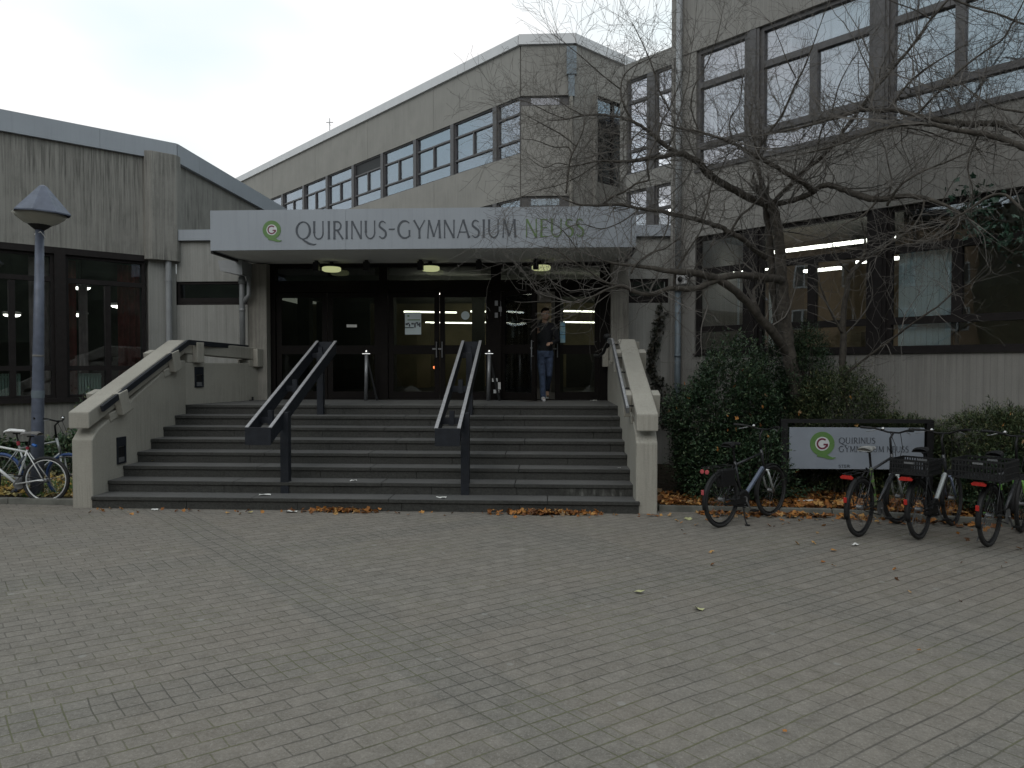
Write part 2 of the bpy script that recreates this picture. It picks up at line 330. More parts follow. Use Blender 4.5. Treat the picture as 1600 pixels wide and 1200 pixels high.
# ---------------------------------------------------------------- mesh helpers
class MB:
    def __init__(s): s.v = []; s.f = []
    def add(s, vs, fs):
        o = len(s.v); s.v += [tuple(v) for v in vs]; s.f += [tuple(i+o for i in f) for f in fs]; return s
    def box(s, x0, x1, y0, y1, z0, z1):
        if x0 > x1: x0, x1 = x1, x0
        if y0 > y1: y0, y1 = y1, y0
        if z0 > z1: z0, z1 = z1, z0
        return s.add([(x0,y0,z0),(x1,y0,z0),(x1,y1,z0),(x0,y1,z0),(x0,y0,z1),(x1,y0,z1),(x1,y1,z1),(x0,y1,z1)],
                     [(0,3,2,1),(4,5,6,7),(0,1,5,4),(1,2,6,5),(2,3,7,6),(3,0,4,7)])
    def obox(s, c, ax, ay, az):   # oriented box: centre and three half-axis vectors
        c, ax, ay, az = map(Vector, (c, ax, ay, az)); vs = []
        for k in (-1, 1):
            for i, j in ((-1,-1),(1,-1),(1,1),(-1,1)): vs.append(c + ax*i + ay*j + az*k)
        return s.add(vs, [(0,3,2,1),(4,5,6,7),(0,1,5,4),(1,2,6,5),(2,3,7,6),(3,0,4,7)])
    def prism(s, pts, axis, a, b):  # polygon (2D points, CCW) extruded along axis
        n = len(pts)
        def P(p, t):
            return (t, p[0], p[1]) if axis == 'x' else (p[0], t, p[1]) if axis == 'y' else (p[0], p[1], t)
        vs = [P(p, a) for p in pts] + [P(p, b) for p in pts]
        fs = [tuple(range(n))[::-1], tuple(range(n, 2*n))] + [(i, (i+1) % n, n+(i+1) % n, n+i) for i in range(n)]
        return s.add(vs, fs)
    def tube(s, pts, rad, n=8, cap=True):
        pts = [Vector(p) for p in pts]
        if not hasattr(rad, '__len__'): rad = [rad]*len(pts)
        up = Vector((0, 0, 1)); t0 = (pts[1]-pts[0]).normalized()
        if abs(t0.z) > .95: up = Vector((1, 0, 0))
        x = t0.cross(up).normalized(); vs = []
        for i, p in enumerate(pts):
            t = (pts[min(i+1, len(pts)-1)] - pts[max(i-1, 0)])
            if t.length < 1e-9: t = t0
            t.normalize(); x = (x - t*x.dot(t)); x.normalize(); y = t.cross(x)
            for k in range(n):
                a = 2*math.pi*k/n; vs.append(p + (x*math.cos(a) + y*math.sin(a))*rad[i])
        fs = []
        for i in range(len(pts)-1):
            for k in range(n):
                a, b = i*n+k, i*n+(k+1) % n; fs.append((a, b, b+n, a+n))
        if cap: fs.append(tuple(range(n))[::-1]); fs.append(tuple(range(len(vs)-n, len(vs))))
        return s.add(vs, fs)
    def lathe(s, c, prof, n=16, ax=(0, 0, 1)):   # prof: (radius, height)
        c = Vector(c); q = Vector((0, 0, 1)).rotation_difference(Vector(ax)); vs = []; fs = []
        for r, h in prof:
            for k in range(n):
                a = 2*math.pi*k/n; vs.append(c + q @ Vector((r*math.cos(a), r*math.sin(a), h)))
        for i in range(len(prof)-1):
            for k in range(n):
                a, b = i*n+k, i*n+(k+1) % n; fs.append((a, b, b+n, a+n))
        fs.append(tuple(range(n))[::-1]); fs.append(tuple(range(len(vs)-n, len(vs))))
        return s.add(vs, fs)
    def torus(s, c, R, r, axis, n=40, m=8, sy=1.0):
        c = Vector(c); q = Vector((0, 0, 1)).rotation_difference(Vector(axis)); vs = []; fs = []
        for i in range(n):
            a = 2*math.pi*i/n
            for j in range(m):
                b = 2*math.pi*j/m; rr = R + r*math.cos(b)
                vs.append(c + q @ Vector((rr*math.cos(a), rr*math.sin(a), r*sy*math.sin(b))))
        for i in range(n):
            for j in range(m):
                fs.append((i*m+j, ((i+1) % n)*m+j, ((i+1) % n)*m+(j+1) % m, i*m+(j+1) % m))
        return s.add(vs, fs)
    def build(s, name, mat, parent=None, loc=(0,0,0), rz=0, bev=0, smooth=False, rot=None):
        me = bpy.data.meshes.new(name); me.from_pydata(s.v, [], s.f)
        o = bpy.data.objects.new(name, me); col.objects.link(o)
        me.materials.append(M[mat] if isinstance(mat, str) else mat)
        o.location = loc; o.rotation_euler = rot if rot else (0, 0, rz)
        if parent: o.parent = parent
        if smooth: me.polygons.foreach_set('use_smooth', [True]*len(me.polygons))
        if bev:
            b = o.modifiers.new('edge', 'BEVEL'); b.width = bev; b.segments = 2; b.limit_method = 'ANGLE'; b.angle_limit = R_(40)
        return o
def box(*a): return MB().box(*a)
def tag(o, label=None, cat=None, group=None, kind=None):
    for k, v in (('label', label), ('category', cat), ('group', group), ('kind', kind)):
        if v: o[k] = v
    return o
def empty(name, loc=(0,0,0), rz=0, label=None, cat=None, group=None):
    o = bpy.data.objects.new(name, None); col.objects.link(o); o.location = loc; o.rotation_euler = (0, 0, rz)
    o.empty_display_size = .2
    return tag(o, label, cat, group)
def copy_tree(o, parent=None):
    c = o.copy(); col.objects.link(c)
    if parent: c.parent = parent
    for ch in list(o.children): copy_tree(ch, c)
    return c

# ---------------------------------------------------------------- ground, beds, kerbs
me = bpy.data.meshes.new('paved_forecourt')
me.from_pydata([(-150,-150,0),(150,-150,0),(150,200,0),(-150,200,0)], [], [(0,1,2,3)])
g = bpy.data.objects.new('paved_forecourt', me); col.objects.link(g); me.materials.append(M['paving']); tag(g, kind='structure')
def bed(name, poly, z, seed):
    rnd = random.Random(seed); bm = bmesh.new()
    f = bm.faces.new([bm.verts.new((x, y, 0)) for x, y in poly])
    bmesh.ops.triangulate(bm, faces=bm.faces[:])
    bmesh.ops.subdivide_edges(bm, edges=bm.edges[:], cuts=18, use_grid_fill=True)
    for v in bm.verts: v.co.z = z + rnd.uniform(-.012, .03)
    m = bpy.data.meshes.new(name); bm.to_mesh(m); bm.free()
    o = bpy.data.objects.new(name, m); col.objects.link(o); m.materials.append(M['soil']); return tag(o, kind='structure')
bed('right_planting_bed', [(1.49,10.0),(3.78,9.86),(6.3,9.1),(11,6.4),(13,8),(4.2,14.6),(1.49,14.4)], .05, 1)
bed('left_planting_bed', [(-16,10.4),(-6.8,10.0),(-6.7,14.3),(-16,14.4)], .05, 2)
kb = MB()
def kerb_run(kb, pts, w, h, L):
    for (x0,y0),(x1,y1) in zip(pts, pts[1:]):
        d = Vector((x1-x0, y1-y0, 0)); n = max(1, round(d.length/L)); u = d.normalized(); p = Vector((-u.y, u.x, 0))
        for i in range(n):
            a = Vector((x0,y0,0)) + d*(i+.004)/n; b = Vector((x0,y0,0)) + d*(i+.996)/n
            c = (a+b)/2 + p*w/2; kb.obox((c.x, c.y, h/2-.05), (b-a)/2, p*w/2, (0,0,h/2+.05))
kerb_run(kb, [(1.5,9.93),(3.78,9.79),(6.3,9.02),(10.8,6.3)], .08, .085, 1.0)
tag(kb.build('right_kerb', 'kerb', bev=.008), kind='structure')
kb = MB(); kerb_run(kb, [(-16,10.3),(-6.82,9.93)], .1, .085, 1.0)
tag(kb.build('left_kerb', 'kerb', bev=.008), kind='structure')

# ---------------------------------------------------------------- staircase
H, T, Y0, NS = .164, .38, 9.76, 8
ZL = H*NS; YL = Y0 + T*(NS-1)
st = empty('entrance_staircase', (-2.6, Y0, 0), 0, 'wide dark stone staircase of eight steps up to the entrance doors', 'staircase')
def sp(mb, name, mat, par, **k): return mb.build(name, mat, par, loc=(2.6, -Y0, 0), **k)
rs = random.Random(3)
for i in range(NS):
    y = Y0 + i*T; z0, z1 = i*H, (i+1)*H
    xl = -6.44 if i < 7 else -6.46
    ris = MB(); cuts = [xl]; x = xl
    while x < 1.1:
        x += rs.uniform(1.2, 1.9); cuts.append(min(x, 1.21))
        if 1.21 - x < .5: break
    if cuts[-1] < 1.21: cuts.append(1.21)
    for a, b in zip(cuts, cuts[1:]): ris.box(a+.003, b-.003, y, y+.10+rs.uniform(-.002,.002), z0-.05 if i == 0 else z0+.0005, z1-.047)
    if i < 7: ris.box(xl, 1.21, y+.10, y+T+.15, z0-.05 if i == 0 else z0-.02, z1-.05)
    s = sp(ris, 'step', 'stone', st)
    tr = MB(); cuts = [xl]; x = xl
    while x < 1.1:
        x += rs.uniform(1.6, 2.3); cuts.append(min(x, 1.22))
        if 1.22 - x < .6: break
    if cuts[-1] < 1.22: cuts.append(1.22)
    y1 = y+T+.04 if i < 7 else 14.55
    for a, b in zip(cuts, cuts[1:]):
        dy = rs.uniform(-.004, .004); dz = rs.uniform(-.003, 0)
        tr.box(a+.003, b-.002, y-.022+dy, y1, z1-.045+dz, z1+dz)
    if i == 7:
        tr = MB()
        for a, b in zip(cuts, cuts[1:]): tr.box(a+.003, b-.002, y-.022, y+.36, z1-.045, z1-.001)
        tr.box(-6.46, 1.22, y+.364, 14.6, z1-.25, z1)
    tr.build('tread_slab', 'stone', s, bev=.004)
    tp_ = MB()  # thin paler sheet: the slab's brighter upper face is put into its colour
    for a, b in zip(cuts, cuts[1:]): tp_.box(a+.007, b-.006, y-.017, (y1 if i < 7 else y+.36)-.002, z1+.0005, z1+.004)
    if i == 7: tp_.box(-6.455, 1.215, y+.364, 14.6, z1+.0005, z1+.004)
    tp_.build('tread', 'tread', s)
sp(box(.12, 1.19, Y0+T-.004, Y0+T, H+.005, 2*H-.05), 'lime_stain', 'lime', st)
sp(box(.1, 1.2, 12.5, 14.6, 0, 1.05), 'landing_core', 'stone', st)

# stair side walls
def stair_wall(name, label, xo, xi, right):
    """xo outer face x, xi inner face x (at the flight); right = mirrored on the right"""
    root = empty(name, ((xo+xi)/2, 9.78, 0), 0, label, 'stair wall', 'concrete stair side walls')
    L = (-(xo+xi)/2, -9.78, 0); a, b = min(xo, xi), max(xo, xi)
    sl = .43
    # base wall: side profile in (y, z)
    prof = [(9.78,0),(12.42,0),(12.42,2.06),(12.15,2.06),(9.96,1.12),(9.78,.96)]
    m = MB().prism([(9.78,-.05),(12.42,-.05),(12.42,2.10),(12.10,2.10),(9.92,1.10),(9.78,.96)], 'x', a, b)
    m.build('base_wall', 'conc_stair', root, L, bev=.02)
    # beam: parallel to the flight
    y0, z0 = 9.72, 1.12; y1 = 12.38; zt = 1.357
    dz = (y1-y0)*.415
    beam = MB().prism([(y0,z0),(y1+.02,z0+dz),(y1+.02,zt+dz),(y0,zt)], 'x', a, b)
    beam.build('sloping_beam', 'conc_stair', root, L, bev=.018)
    # landing part
    if right: p0, p1 = Vector(((a+b)/2, 12.40, 0)), Vector(((a+b)/2-.03, 14.30, 0))
    else: p0, p1 = Vector((-6.60, 12.40, 0)), Vector((-6.00, 14.30, 0))
    u = (p1-p0).normalized(); n = Vector((u.y, -u.x, 0))*.14; n.z = 0; mid = (p0+p1)/2; h = (p1-p0)/2
    hb = MB(); za, zb = 2.462, 2.36; th = .235
    vs = []
    for p, z in ((p0, za), (p1, zb)):
        vs += [p-n+Vector((0,0,z-th)), p+n+Vector((0,0,z-th)), p+n+Vector((0,0,z)), p-n+Vector((0,0,z))]
    hb.add(vs, [(0,1,2,3),(7,6,5,4),(0,4,5,1),(1,5,6,2),(2,6,7,3),(3,7,4,0)])
    hb.build('landing_beam', 'conc_stair', root, L, bev=.015)
    bw = MB(); bw.obox((mid.x, mid.y+.02, 1.03), h, n*1.0, (0,0,1.03)); bw.build('landing_wall', 'conc_stair', root, L, bev=.015)
    # brackets: a cross block under the beam with an upright slab on each side
    for y in (10.42, 11.93):
        br = MB(); zc = 1.12+(y-y0)*.415+.05; t = Vector((0, -.28, 1)).normalized(); q = Vector((0, 1, .28)).normalized()
        for sgn in (-1, 1):
            cx = (a+b)/2 + sgn*((b-a)/2+.055)
            br.obox((cx, y, zc), (.055,0,0), q*.11, t*.17)
        br.obox(((a+b)/2, y+.05, zc-.14), ((b-a)/2+.02,0,0), q*.30, t*.06)
        br.build('bracket', 'conc_stair', root, L, bev=.012)
    for f in (.16, .95):
        br = MB(); c = p0.lerp(p1, f); zt2 = za+(zb-za)*f
        for sgn in (-1, 1):
            cc = c + n.normalized()*sgn*.195; br.obox((cc.x, cc.y, zt2-.20), u*.085, n.normalized()*.055, (0,0,.18))
        br.obox((c.x, c.y, zt2-.31), u*.20, n*1.02, (0,0,.072)); br.build('bracket', 'conc_stair', root, L, bev=.012)
    # recessed step light on the flight face and on the landing face
    if not right:
        def niche(cx, cy, cz, ux, uy, hh, hw):
            uu = Vector((ux,uy,0)).normalized(); nn = Vector((uu.y,-uu.x,0))
            fr = MB(); c = Vector((cx,cy,cz))+nn*.008
            fr.obox(c+Vector((0,0,hh-.07)), uu*hw, nn*.012, (0,0,.07))
            for sgn in (-1,1): fr.obox(c+uu*sgn*(hw-.012)-Vector((0,0,.07)), uu*.012, nn*.012, (0,0,hh-.07))
            fr.obox(c-Vector((0,0,hh-.01)), uu*(hw-.025), nn*.012, (0,0,.01))
            o = fr.build('step_light', 'rail_blue', root, L)
            r = MB(); r.obox(c-Vector((0,0,.06))-nn*.006, uu*(hw-.025), nn*.002, (0,0,hh-.09)); r.build('light_recess', 'black', o)
            r = MB(); r.obox(c-Vector((0,0,hh-.06))+nn*.001, uu*(hw-.04), nn*.004, (0,0,.035)); r.build('light_lens', 'steel', o)
        niche(-6.44, 10.46, .735, 0, 1, .20, .11)
        niche(-6.355, 12.72, 1.80, .3, .954, .185, .10)
    # handrail bar on the inner side, with a bend at the top
    xs = xi + (.07 if not right else -.10)
    pts = [Vector((xs, 9.92, 1.395)), Vector((xs, 12.38, 2.42))]
    if not right: pts.append(Vector((-6.02, 14.05, 2.37)))
    else: pts.append(Vector((xs-.02, 12.95, 2.46)))
    hr = MB()
    for p, q in zip(pts, pts[1:]):
        d = (q-p); l = d.length; d.normalize(); s_ = Vector((-d.y, d.x, 0)).normalized() if abs(d.x) > .01 else Vector((1,0,0)); up = s_.cross(d).normalized()
        if up.z < 0: up = -up
        hr.obox((p+q)/2, d*(l/2+.01), s_*.022, up*.045)
    hr.build('handrail', 'rail_blue' if not right else 'steel', root, L, bev=.004)
    if right:
        hr = MB(); hr.obox((xs-.006, (9.92+12.38)/2, (1.395+2.42)/2+.05), (0, 1.23, .5125), (.014,0,0), (0,-.003,.006)); hr.build('rail_edge', 'rail_top', root, L)
    sup = MB()
    for k in range(5):
        y = 10.1+k*.55; z = 1.395+(y-9.92)*.417
        sup.box(min(xs, xi), max(xs, xi), y-.015, y+.015, z-.035, z-.015)
    sup.build('rail_fixing', 'black', root, L)
    return root
stair_wall('stair_wall', 'pale concrete stair wall at the left end of the steps, with recessed step lights', -6.74, -6.44, False)
rw = stair_wall('stair_wall', 'pale concrete stair wall at the right end of the steps, beside the bushes', 1.46, 1.17, True)
for p, a in (((1.02, 12.98, 2.44), 0), ):
    m = MB(); m.lathe((1.03, 12.95, 2.52), [(.02,-.05),(.06,-.03),(.07,.01),(.05,.05),(.01,.06)], 12)
    m.tube([(1.03,12.95,2.5),(1.03,13.02,2.42),(.98,13.15,2.25),(.9,13.3,2.18),(.84,13.5,2.2)], .03, 8)
    tag(m.build('cloth_cap', 'black', smooth=True), 'black cap left hanging on the top end of the right handrail', 'cap')

# free standing handrails: two side plates with a trough between them
def stair_rail(label, xa, xb):
    root = empty('stair_railing', (xa, 9.68, 0), 0, label, 'railing', 'dark metal railings in the middle of the steps')
    W = xb-xa; sl = .425; L = 3.05; z0 = 1.145
    for x in (0, W):
        p = MB().prism([(0,z0-.22),(L,z0-.22+sl*L),(L,z0+sl*L),(0,z0)], 'x', x-.012, x+.012); p.build('side_plate', 'rail_blue', root)
        e = MB().prism([(-.002,z0+.001),(L,z0+sl*L+.001),(L,z0+sl*L+.014),(-.002,z0+.014)], 'x', x-.024, x+.024); e.build('top_edge', 'rail_top', root)
    box(-.016, W+.016, -.02, -.003, z0-.232, z0+.012).build('end_plate', 'rail_blue', root, bev=.003)
    box(0, W, L+.002, L+.02, z0+sl*L-.2, z0+sl*L-.005).build('end_plate', 'rail_blue', root)
    for y in (.45, 1.45, 2.72):
        z = z0+sl*y
        c = MB().box(.012, W-.012, y-.01, y+.01, z-.16, z-.07); c.build('cross_plate', 'rail_blue', root)
        c = MB().box(W/2-.035, W/2+.035, y-.03, y+.03, z-.18, z+.03); c.build('cap_post', 'rail_blue', root)
    c = box(W-.03, W+.09, .44, .56, H, z0+sl*.5-.02); c.build('post', 'rail_blue', root, bev=.004)
    c = box(W/2-.055, W/2+.055, 2.66, 2.77, ZL-H, z0+sl*2.7-.06); c.build('post', 'rail_blue', root, bev=.004)
    return root
stair_rail('dark metal stair railing with open trough top, the one nearer the left wall', -4.17, -3.84)
stair_rail('dark metal stair railing with open trough top, in front of the middle doors', -1.54, -1.23)

# ---------------------------------------------------------------- facade helper (local x along the wall, outward = -y)
def window(par, s0, s1, z0, z1, fm='frame', gm='glass_low', mid=None, low=None, top=None, fw=.06, d=.10, inset=.06, bar=.045):
    """low/top: heights of transoms; mid: list of (x, zlo, zhi) mullions"""
    f = MB(); y0, y1 = inset, inset+d
    f.box(s0, s0+fw, y0, y1, z0, z1); f.box(s1-fw, s1, y0, y1, z0, z1)
    f.box(s0+fw, s1-fw, y0, y1, z0, z0+fw); f.box(s0+fw, s1-fw, y0, y1, z1-fw, z1)
    for t in (low or []): f.box(s0+fw, s1-fw, y0-.004, y1, t-bar, t+bar)
    for x, a, b, wd in (mid or []): f.box(x-wd/2, x+wd/2, y0-.008, y1-.003, a, b)
    o = f.build('window', fm, par)
    g = box(s0+fw*.5, s1-fw*.5, y0+d*.6, y0+d*.6+.01, z0+fw*.5, z1-fw*.5); g.build('pane', gm, o)
    return o
def facade_frame(name, origin, rz, label, cat='building'): return empty(name, (*origin, 0), rz, label, cat)

# ---------------------------------------------------------------- back building
S2 = math.sqrt(.5)
B0 = (-1.022, 25.5)
bb = facade_frame('school_building', B0, R_(-45), 'long three storey concrete school wing rising behind the entrance canopy', 'building')
HD = [(11.50, 9.50, 10.93, 10.02), (7.97, 5.97, 7.40, 6.49)]
LB = -27.5
w_ = MB()
cuts = [LB] + [-.05-5.16*k for k in range(5, -1, -1)]
for (za, zb) in ((11.50, 13.25), (7.97, 9.50), (0, 5.97)):
    for a, b in zip(cuts, cuts[1:]): w_.box(a+.008, b-.008, 0, .3, za, zb)
    w_.box(LB, -.06, .04, .3, za, zb)
w_.build('wall', 'conc_back', bb)
f_ = MB()
for a, b in zip(cuts, cuts[1:]): f_.box(a+.003, b-.003, -.10, .3, 13.252, 13.60)
f_.build('roof_fascia', 'fascia_light', bb)
box(LB, -.1, .1, 12, 13.2, 13.5).build('roof', 'fascia', bb)
for hi, lo, tp, bt in HD:
    a = -.06
    xs = [-.06, -1.43] + [-1.43-2.58*k for k in range(1, 10)]
    xs = [x for x in xs if x > LB] + [LB]
    for k, (r, l) in enumerate(zip(xs, xs[1:])):
        m = (l+r)/2
        mids = [(m, bt, tp, .07)] if k else []
        o = window(bb, l+.11 if l > LB else l, r-.11 if k else r-.02, lo, hi, 'frame_grey', 'glass_sky', mids, (bt, tp), fw=.05, bar=.032)
        if k == 4 and hi > 11: box(l+.17, r-.17, .105, .118, tp+.04, hi-.05).build('vent_shade', 'black', o)  # black sheet over the top pane: darkness of the open vent painted in
        if l > LB: box(l-.108, l+.108, .0, .14, lo, hi).build('mullion', 'frame_grey', bb)
# floors and rooms behind the glass
for z in (4.3, 8.7, 12.3): box(LB, -.3, .5, 11, z, z+.25).build('floor_slab', 'room_wall', bb)
box(LB, -.3, 6.0, 6.2, 4.6, 12.3).build('room_wall', 'room_wall', bb)
# white blinds in alternate bays of the top floor
bl = MB()
for k in range(8):
    l = -1.43-2.58*(k+1)+.2; 
    for j in range(11):
        x = l+.1+j*.2; zc_ = 10.5; hh_ = .98
        if k in (2, 6): zc_, hh_ = 10.85, .63
        if k == 4: zc_, hh_ = 10.2, .68
        if random.random() < .93: bl.obox((x, .36, zc_), (.10,.012,0), (-.0003,.003,0), (0,0,hh_))
bl.build('blind', 'white_blind', bb)
# canted end and the return wall towards the stair tower
ce = facade_frame('canted_bay', B0, 0, 'canted concrete end bay with narrow window strips where the roof turns', 'building')
w_ = MB(); W2 = 1.86
for za, zb in ((11.50, 13.25), (8.0, 11.14), (0, 7.62)):
    w_.box(.008, W2-.004, 0, .3, za, zb)
w_.build('wall', 'conc_back', ce)
box(-.08, W2+.08, -.10, .5, 13.252, 13.60).build('roof_fascia', 'fascia_light', ce)
for zz in (11.142, 7.622):
    o = box(.01, W2-.01, .10, .16, zz, zz+.356).build('window', 'frame_grey', ce)
    box(.35, 1.35, .085, .10, zz+.06, zz+.29).build('pane', 'glass_sky', o)
rp = MB(); rp.tube([(W2-.10, -.12, 11.4),(W2-.10, -.12, 0)], .07, 10); rp.build('downpipe', 'conc_pillar', ce)
rp = MB(); rp.box(W2-.26, W2+.08, -.22, -.02, 12.15, 13.1).box(W2-.2, W2+.02, -.18, -.03, 11.4, 12.15); rp.build('rain_hopper', 'pipe_blue', ce)
tw = facade_frame('return_wing', (B0[0]+W2, 25.5), R_(45), 'concrete return wall with dark stair glazing beside the canted bay', 'building')
w_ = MB()
for a, b in ((.008, 1.1), (1.116, 4.4)): w_.box(a, b, 0, .3, 11.8, 13.25)
w_.box(.008, 1.02, 0, .3, 0, 11.8); w_.box(1.02, 4.4, .05, .3, 7.4, 8.7); w_.box(1.02, 4.4, .05, .3, 0, 5); w_.box(1.0, 1.12, -.12, .3, 0, 11.75)
w_.build('wall', 'conc_back', tw); box(-.04, 4.4, -.10, .5, 13.252, 13.6).build('roof_fascia', 'fascia_light', tw)
window(tw, 1.12, 4.4, 8.7, 11.8, 'frame', 'glass_low', [(2.2,8.7,11.8,.08)], (9.7, 10.7)); window(tw, 1.12, 4.4, 5, 7.4, 'frame', 'glass_low', [], (6.0,))
box(.5, 4.4, 2.5, 2.6, 0, 12).build('room_wall', 'dark_room', tw)
lk = facade_frame('link_wing', (3.80, 23.5), R_(-45), 'glazed concrete link wing seen through the branches left of the right building', 'building')
w_ = MB(); w_.box(-2.0, 5, 0, .3, 11.63, 12.18).box(-2.0, 5, 0, .3, 7.9, 8.46).box(-2.0, 5, 0, .3, 0, 4.9).box(-2.0, -1.72, 0, .3, 4.9, 11.63); w_.build('wall', 'conc_right', lk)
for zb, zt, b2 in ((8.46, 11.63, 9.25), (4.9, 7.9, 5.6)):
    window(lk, -1.71, -.86, zb, zt, 'frame_grey', 'glass_sky', [], (b2, zt-.75)); box(-.86, -.55, 0, .15, zb, zt).build('mullion', 'frame_grey', lk)
    window(lk, -.55, 1.5, zb, zt, 'frame_grey', 'glass_sky', [], (b2, zt-.75)); window(lk, 1.6, 5, zb, zt, 'frame_grey', 'glass_sky', [], (b2,))
box(-2, 5, 4, 4.1, 0, 12).build('room_wall', 'room_wall', lk); box(-2, 5, .4, 4, 8.1, 8.4).build('floor_slab', 'room_wall', lk)
box(-2, 5, .2, 4, 11.9, 12.1).build('roof', 'fascia', lk)
for x in (-.7, 1.2):
    tag(box(0, 1.5, -.04, .04, 0, .05).build('ceiling_lamp', 'lum_hall', loc=(3.8+x*S2+.8, 23.5-x*S2+.6+.6, 7.35), rz=R_(-45+8)), 'slim tube lamp behind the %s lower window of the link wing' % ('left' if x < 0 else 'right'), 'ceiling lamp', 'tube lamps in the link wing')
m = MB(); m.tube([(0,0,-.4),(0,0,.42)], .018, 6); m.tube([(-.17,0,.22),(.17,0,.22)], .018, 6); m.tube([(0,-.12,.12),(0,.12,.12)], .012, 6)
tag(m.build('roof_antenna', 'steel', loc=(-10.9, 35.4, 13.85)), 'small cross shaped antenna on the far roof edge', 'antenna')

# ---------------------------------------------------------------- left building
C0 = (-7.70, 14.5)
lb = facade_frame('left_building', C0, R_(45), 'low concrete building at the left with big dark windows and red curtains', 'building')
w_ = MB(); LL = -9.0
for a, b in ((LL, -6.9), (-6.9, -4.4), (-4.4, -2.05), (-2.05, -.58)): w_.box(a+.001, b-.001, 0, .3, 4.22, 6.178)
w_.box(LL, -.5, .02, .3, .62, 1.36)
w_.build('wall', 'conc_left', lb)
box(LL, -.1, .35, 1.2, -.1, .62).build('plinth', 'dark_room', lb)
f_ = MB()
for a, b in ((LL, -7.2), (-7.2, -4.3), (-4.3, -1.38), (-1.38, .02)): f_.box(a+.002, b-.002, -.07, .3, 6.182, 6.56)
f_.build('roof_fascia', 'fascia', lb)
w_ = MB(); w_.prism([(-.60,-.08),(-.50,-.16),(-.02,-.16),(.10,-.04),(.10,.3),(-.60,.3)], 'z', 4.14, 6.30); w_.build('corner_block', 'conc_left', lb, bev=.01)
box(-.52, .0, .0, .3, 0, 4.14).build('corner_pillar', 'conc_link', lb)
m = MB(); m.tube([(-.17,-.07,4.13),(-.17,-.07,.5)], .06, 12)
for z in (3.75, 2.2): m.lathe((-.17,-.07,z), [(.068,-.03),(.068,.03)], 12)
m.build('downpipe', 'pipe', lb)
fb = MB()
for s in (-2.06, -3.56, -5.06, -6.56, -8.06): fb.box(s-.09, s+.09, -.01, .2, 1.40, 4.218)
fb.box(LL, -.58, .0, .2, 4.10, 4.218); fb.box(LL, -.53, -.05, .2, 1.32, 1.40)
fb.build('window_surround', 'frame', lb)
edges = [-.58, -2.06, -3.56, -5.06, -6.56, -8.06]
for k, (r, l) in enumerate(zip(edges, edges[1:])):
    rr = r-.09 if k else r-.0; ll = l+.09; m_ = (rr+ll)/2 + (.0 if k else .02)
    window(lb, ll, rr-.002, 1.402, 4.098, 'frame', 'glass_low', [(m_, 1.44, 3.56, .10)], (1.96, 3.62), fw=.055)
# hall behind
MB().prism([(LL,.31),(-.02,.31),(7.5,7.9),(0,11),(LL,11)], 'z', 6.0, 6.3).build('roof', 'fascia', lb)
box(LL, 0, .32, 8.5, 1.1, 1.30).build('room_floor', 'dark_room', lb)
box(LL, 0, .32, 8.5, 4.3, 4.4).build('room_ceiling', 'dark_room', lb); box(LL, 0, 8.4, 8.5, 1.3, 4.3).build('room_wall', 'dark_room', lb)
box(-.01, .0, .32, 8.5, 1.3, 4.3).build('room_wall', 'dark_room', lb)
def curtain(par, s0, s1, y, z0, z1, mat, amp=.035, wl=.11):
    m = MB(); n = int((s1-s0)/wl*6); vs = []; fs = []
    for i in range(n+1):
        s = s0+(s1-s0)*i/n; o = amp*math.sin(2*math.pi*(s-s0)/wl)+.3*amp*math.sin(13*s)
        vs += [(s, y+o, z0), (s, y+o*.7, z1), (s, y+o+.008, z0), (s, y+o*.7+.008, z1)]
    for i in range(n):
        a = i*4; b = a+4; fs += [(a,b,b+1,a+1), (a+2,a+3,b+3,b+2)]
    m.add(vs, fs); return m.build('curtain', mat, par, smooth=True)
curtain(lb, -1.0, -.60, .42, 1.42, 4.05, 'curtain', .06); curtain(lb, -1.98, -1.72, .42, 1.42, 4.05, 'curtain')
curtain(lb, -2.50, -2.12, .42, 1.42, 4.05, 'curtain_pink'); curtain(lb, -3.55, -3.25, .42, 1.42, 3.6, 'curtain_pink'); curtain(lb, -1.68, -1.52, .46, 1.42, 3.6, 'curtain_pink')
def radiator(par, s0, s1):
    m = MB(); x = s0
    while x < s1:
        m.box(x, x+.035, .30, .38, 1.42, 1.86); x += .05
    m.box(s0, s1, .32, .36, 1.46, 1.50); m.box(s0, s1, .32, .36, 1.78, 1.82); return m.build('radiator', 'radiator', par, bev=.006)
radiator(lb, -1.72, -1.32); radiator(lb, -3.05, -2.66); radiator(lb, -4.6, -4.1)
lampspots = [(-3.1,3.4,3.95,'single lamp at the top of the window beside the lamp post'),(-1.45,1.3,3.62,'upper lamp in the middle of the right hand window bay'),(-1.25,2.6,3.15,'lower lamp under another in the right hand window bay'),(-.55,2.2,3.35,'bright lamp beside the red curtain in the corner window'),
             (-3.2,1.6,3.45,'upper lamp at the photo edge in the left window bay'),(-3.0,2.9,3.0,'low lamp in the left window at the edge'),(-2.45,2.9,3.1,'lamp just left of the lamp post'),(-2.0,1.9,3.2,'half hidden lamp behind the wide window mullion'),(-3.35,3.6,2.9,'faint farthest lamp beside the left window mullion')]
for s, d, z, lab in lampspots:
    x = C0[0]+s*S2-d*S2; y = C0[1]+s*S2+d*S2
    e = empty('pendant_lamp', (x, y, z), 0, 'round glowing pendant lamp, '+lab, 'pendant lamp', 'pendant lamps inside the left building')
    MB().lathe((0,0,0), [(.03,.07),(.16,.06),(.18,.02),(.165,0)], 12).build('lamp_shade', 'white', e)
    MB().lathe((0,0,0), [(.16,-.002),(.13,-.035),(.04,-.055)], 12).build('bulb', 'lum', e)
    MB().tube([(0,0,.06),(0,0,4.3-z)], .006, 5).build('cable', 'black', e)
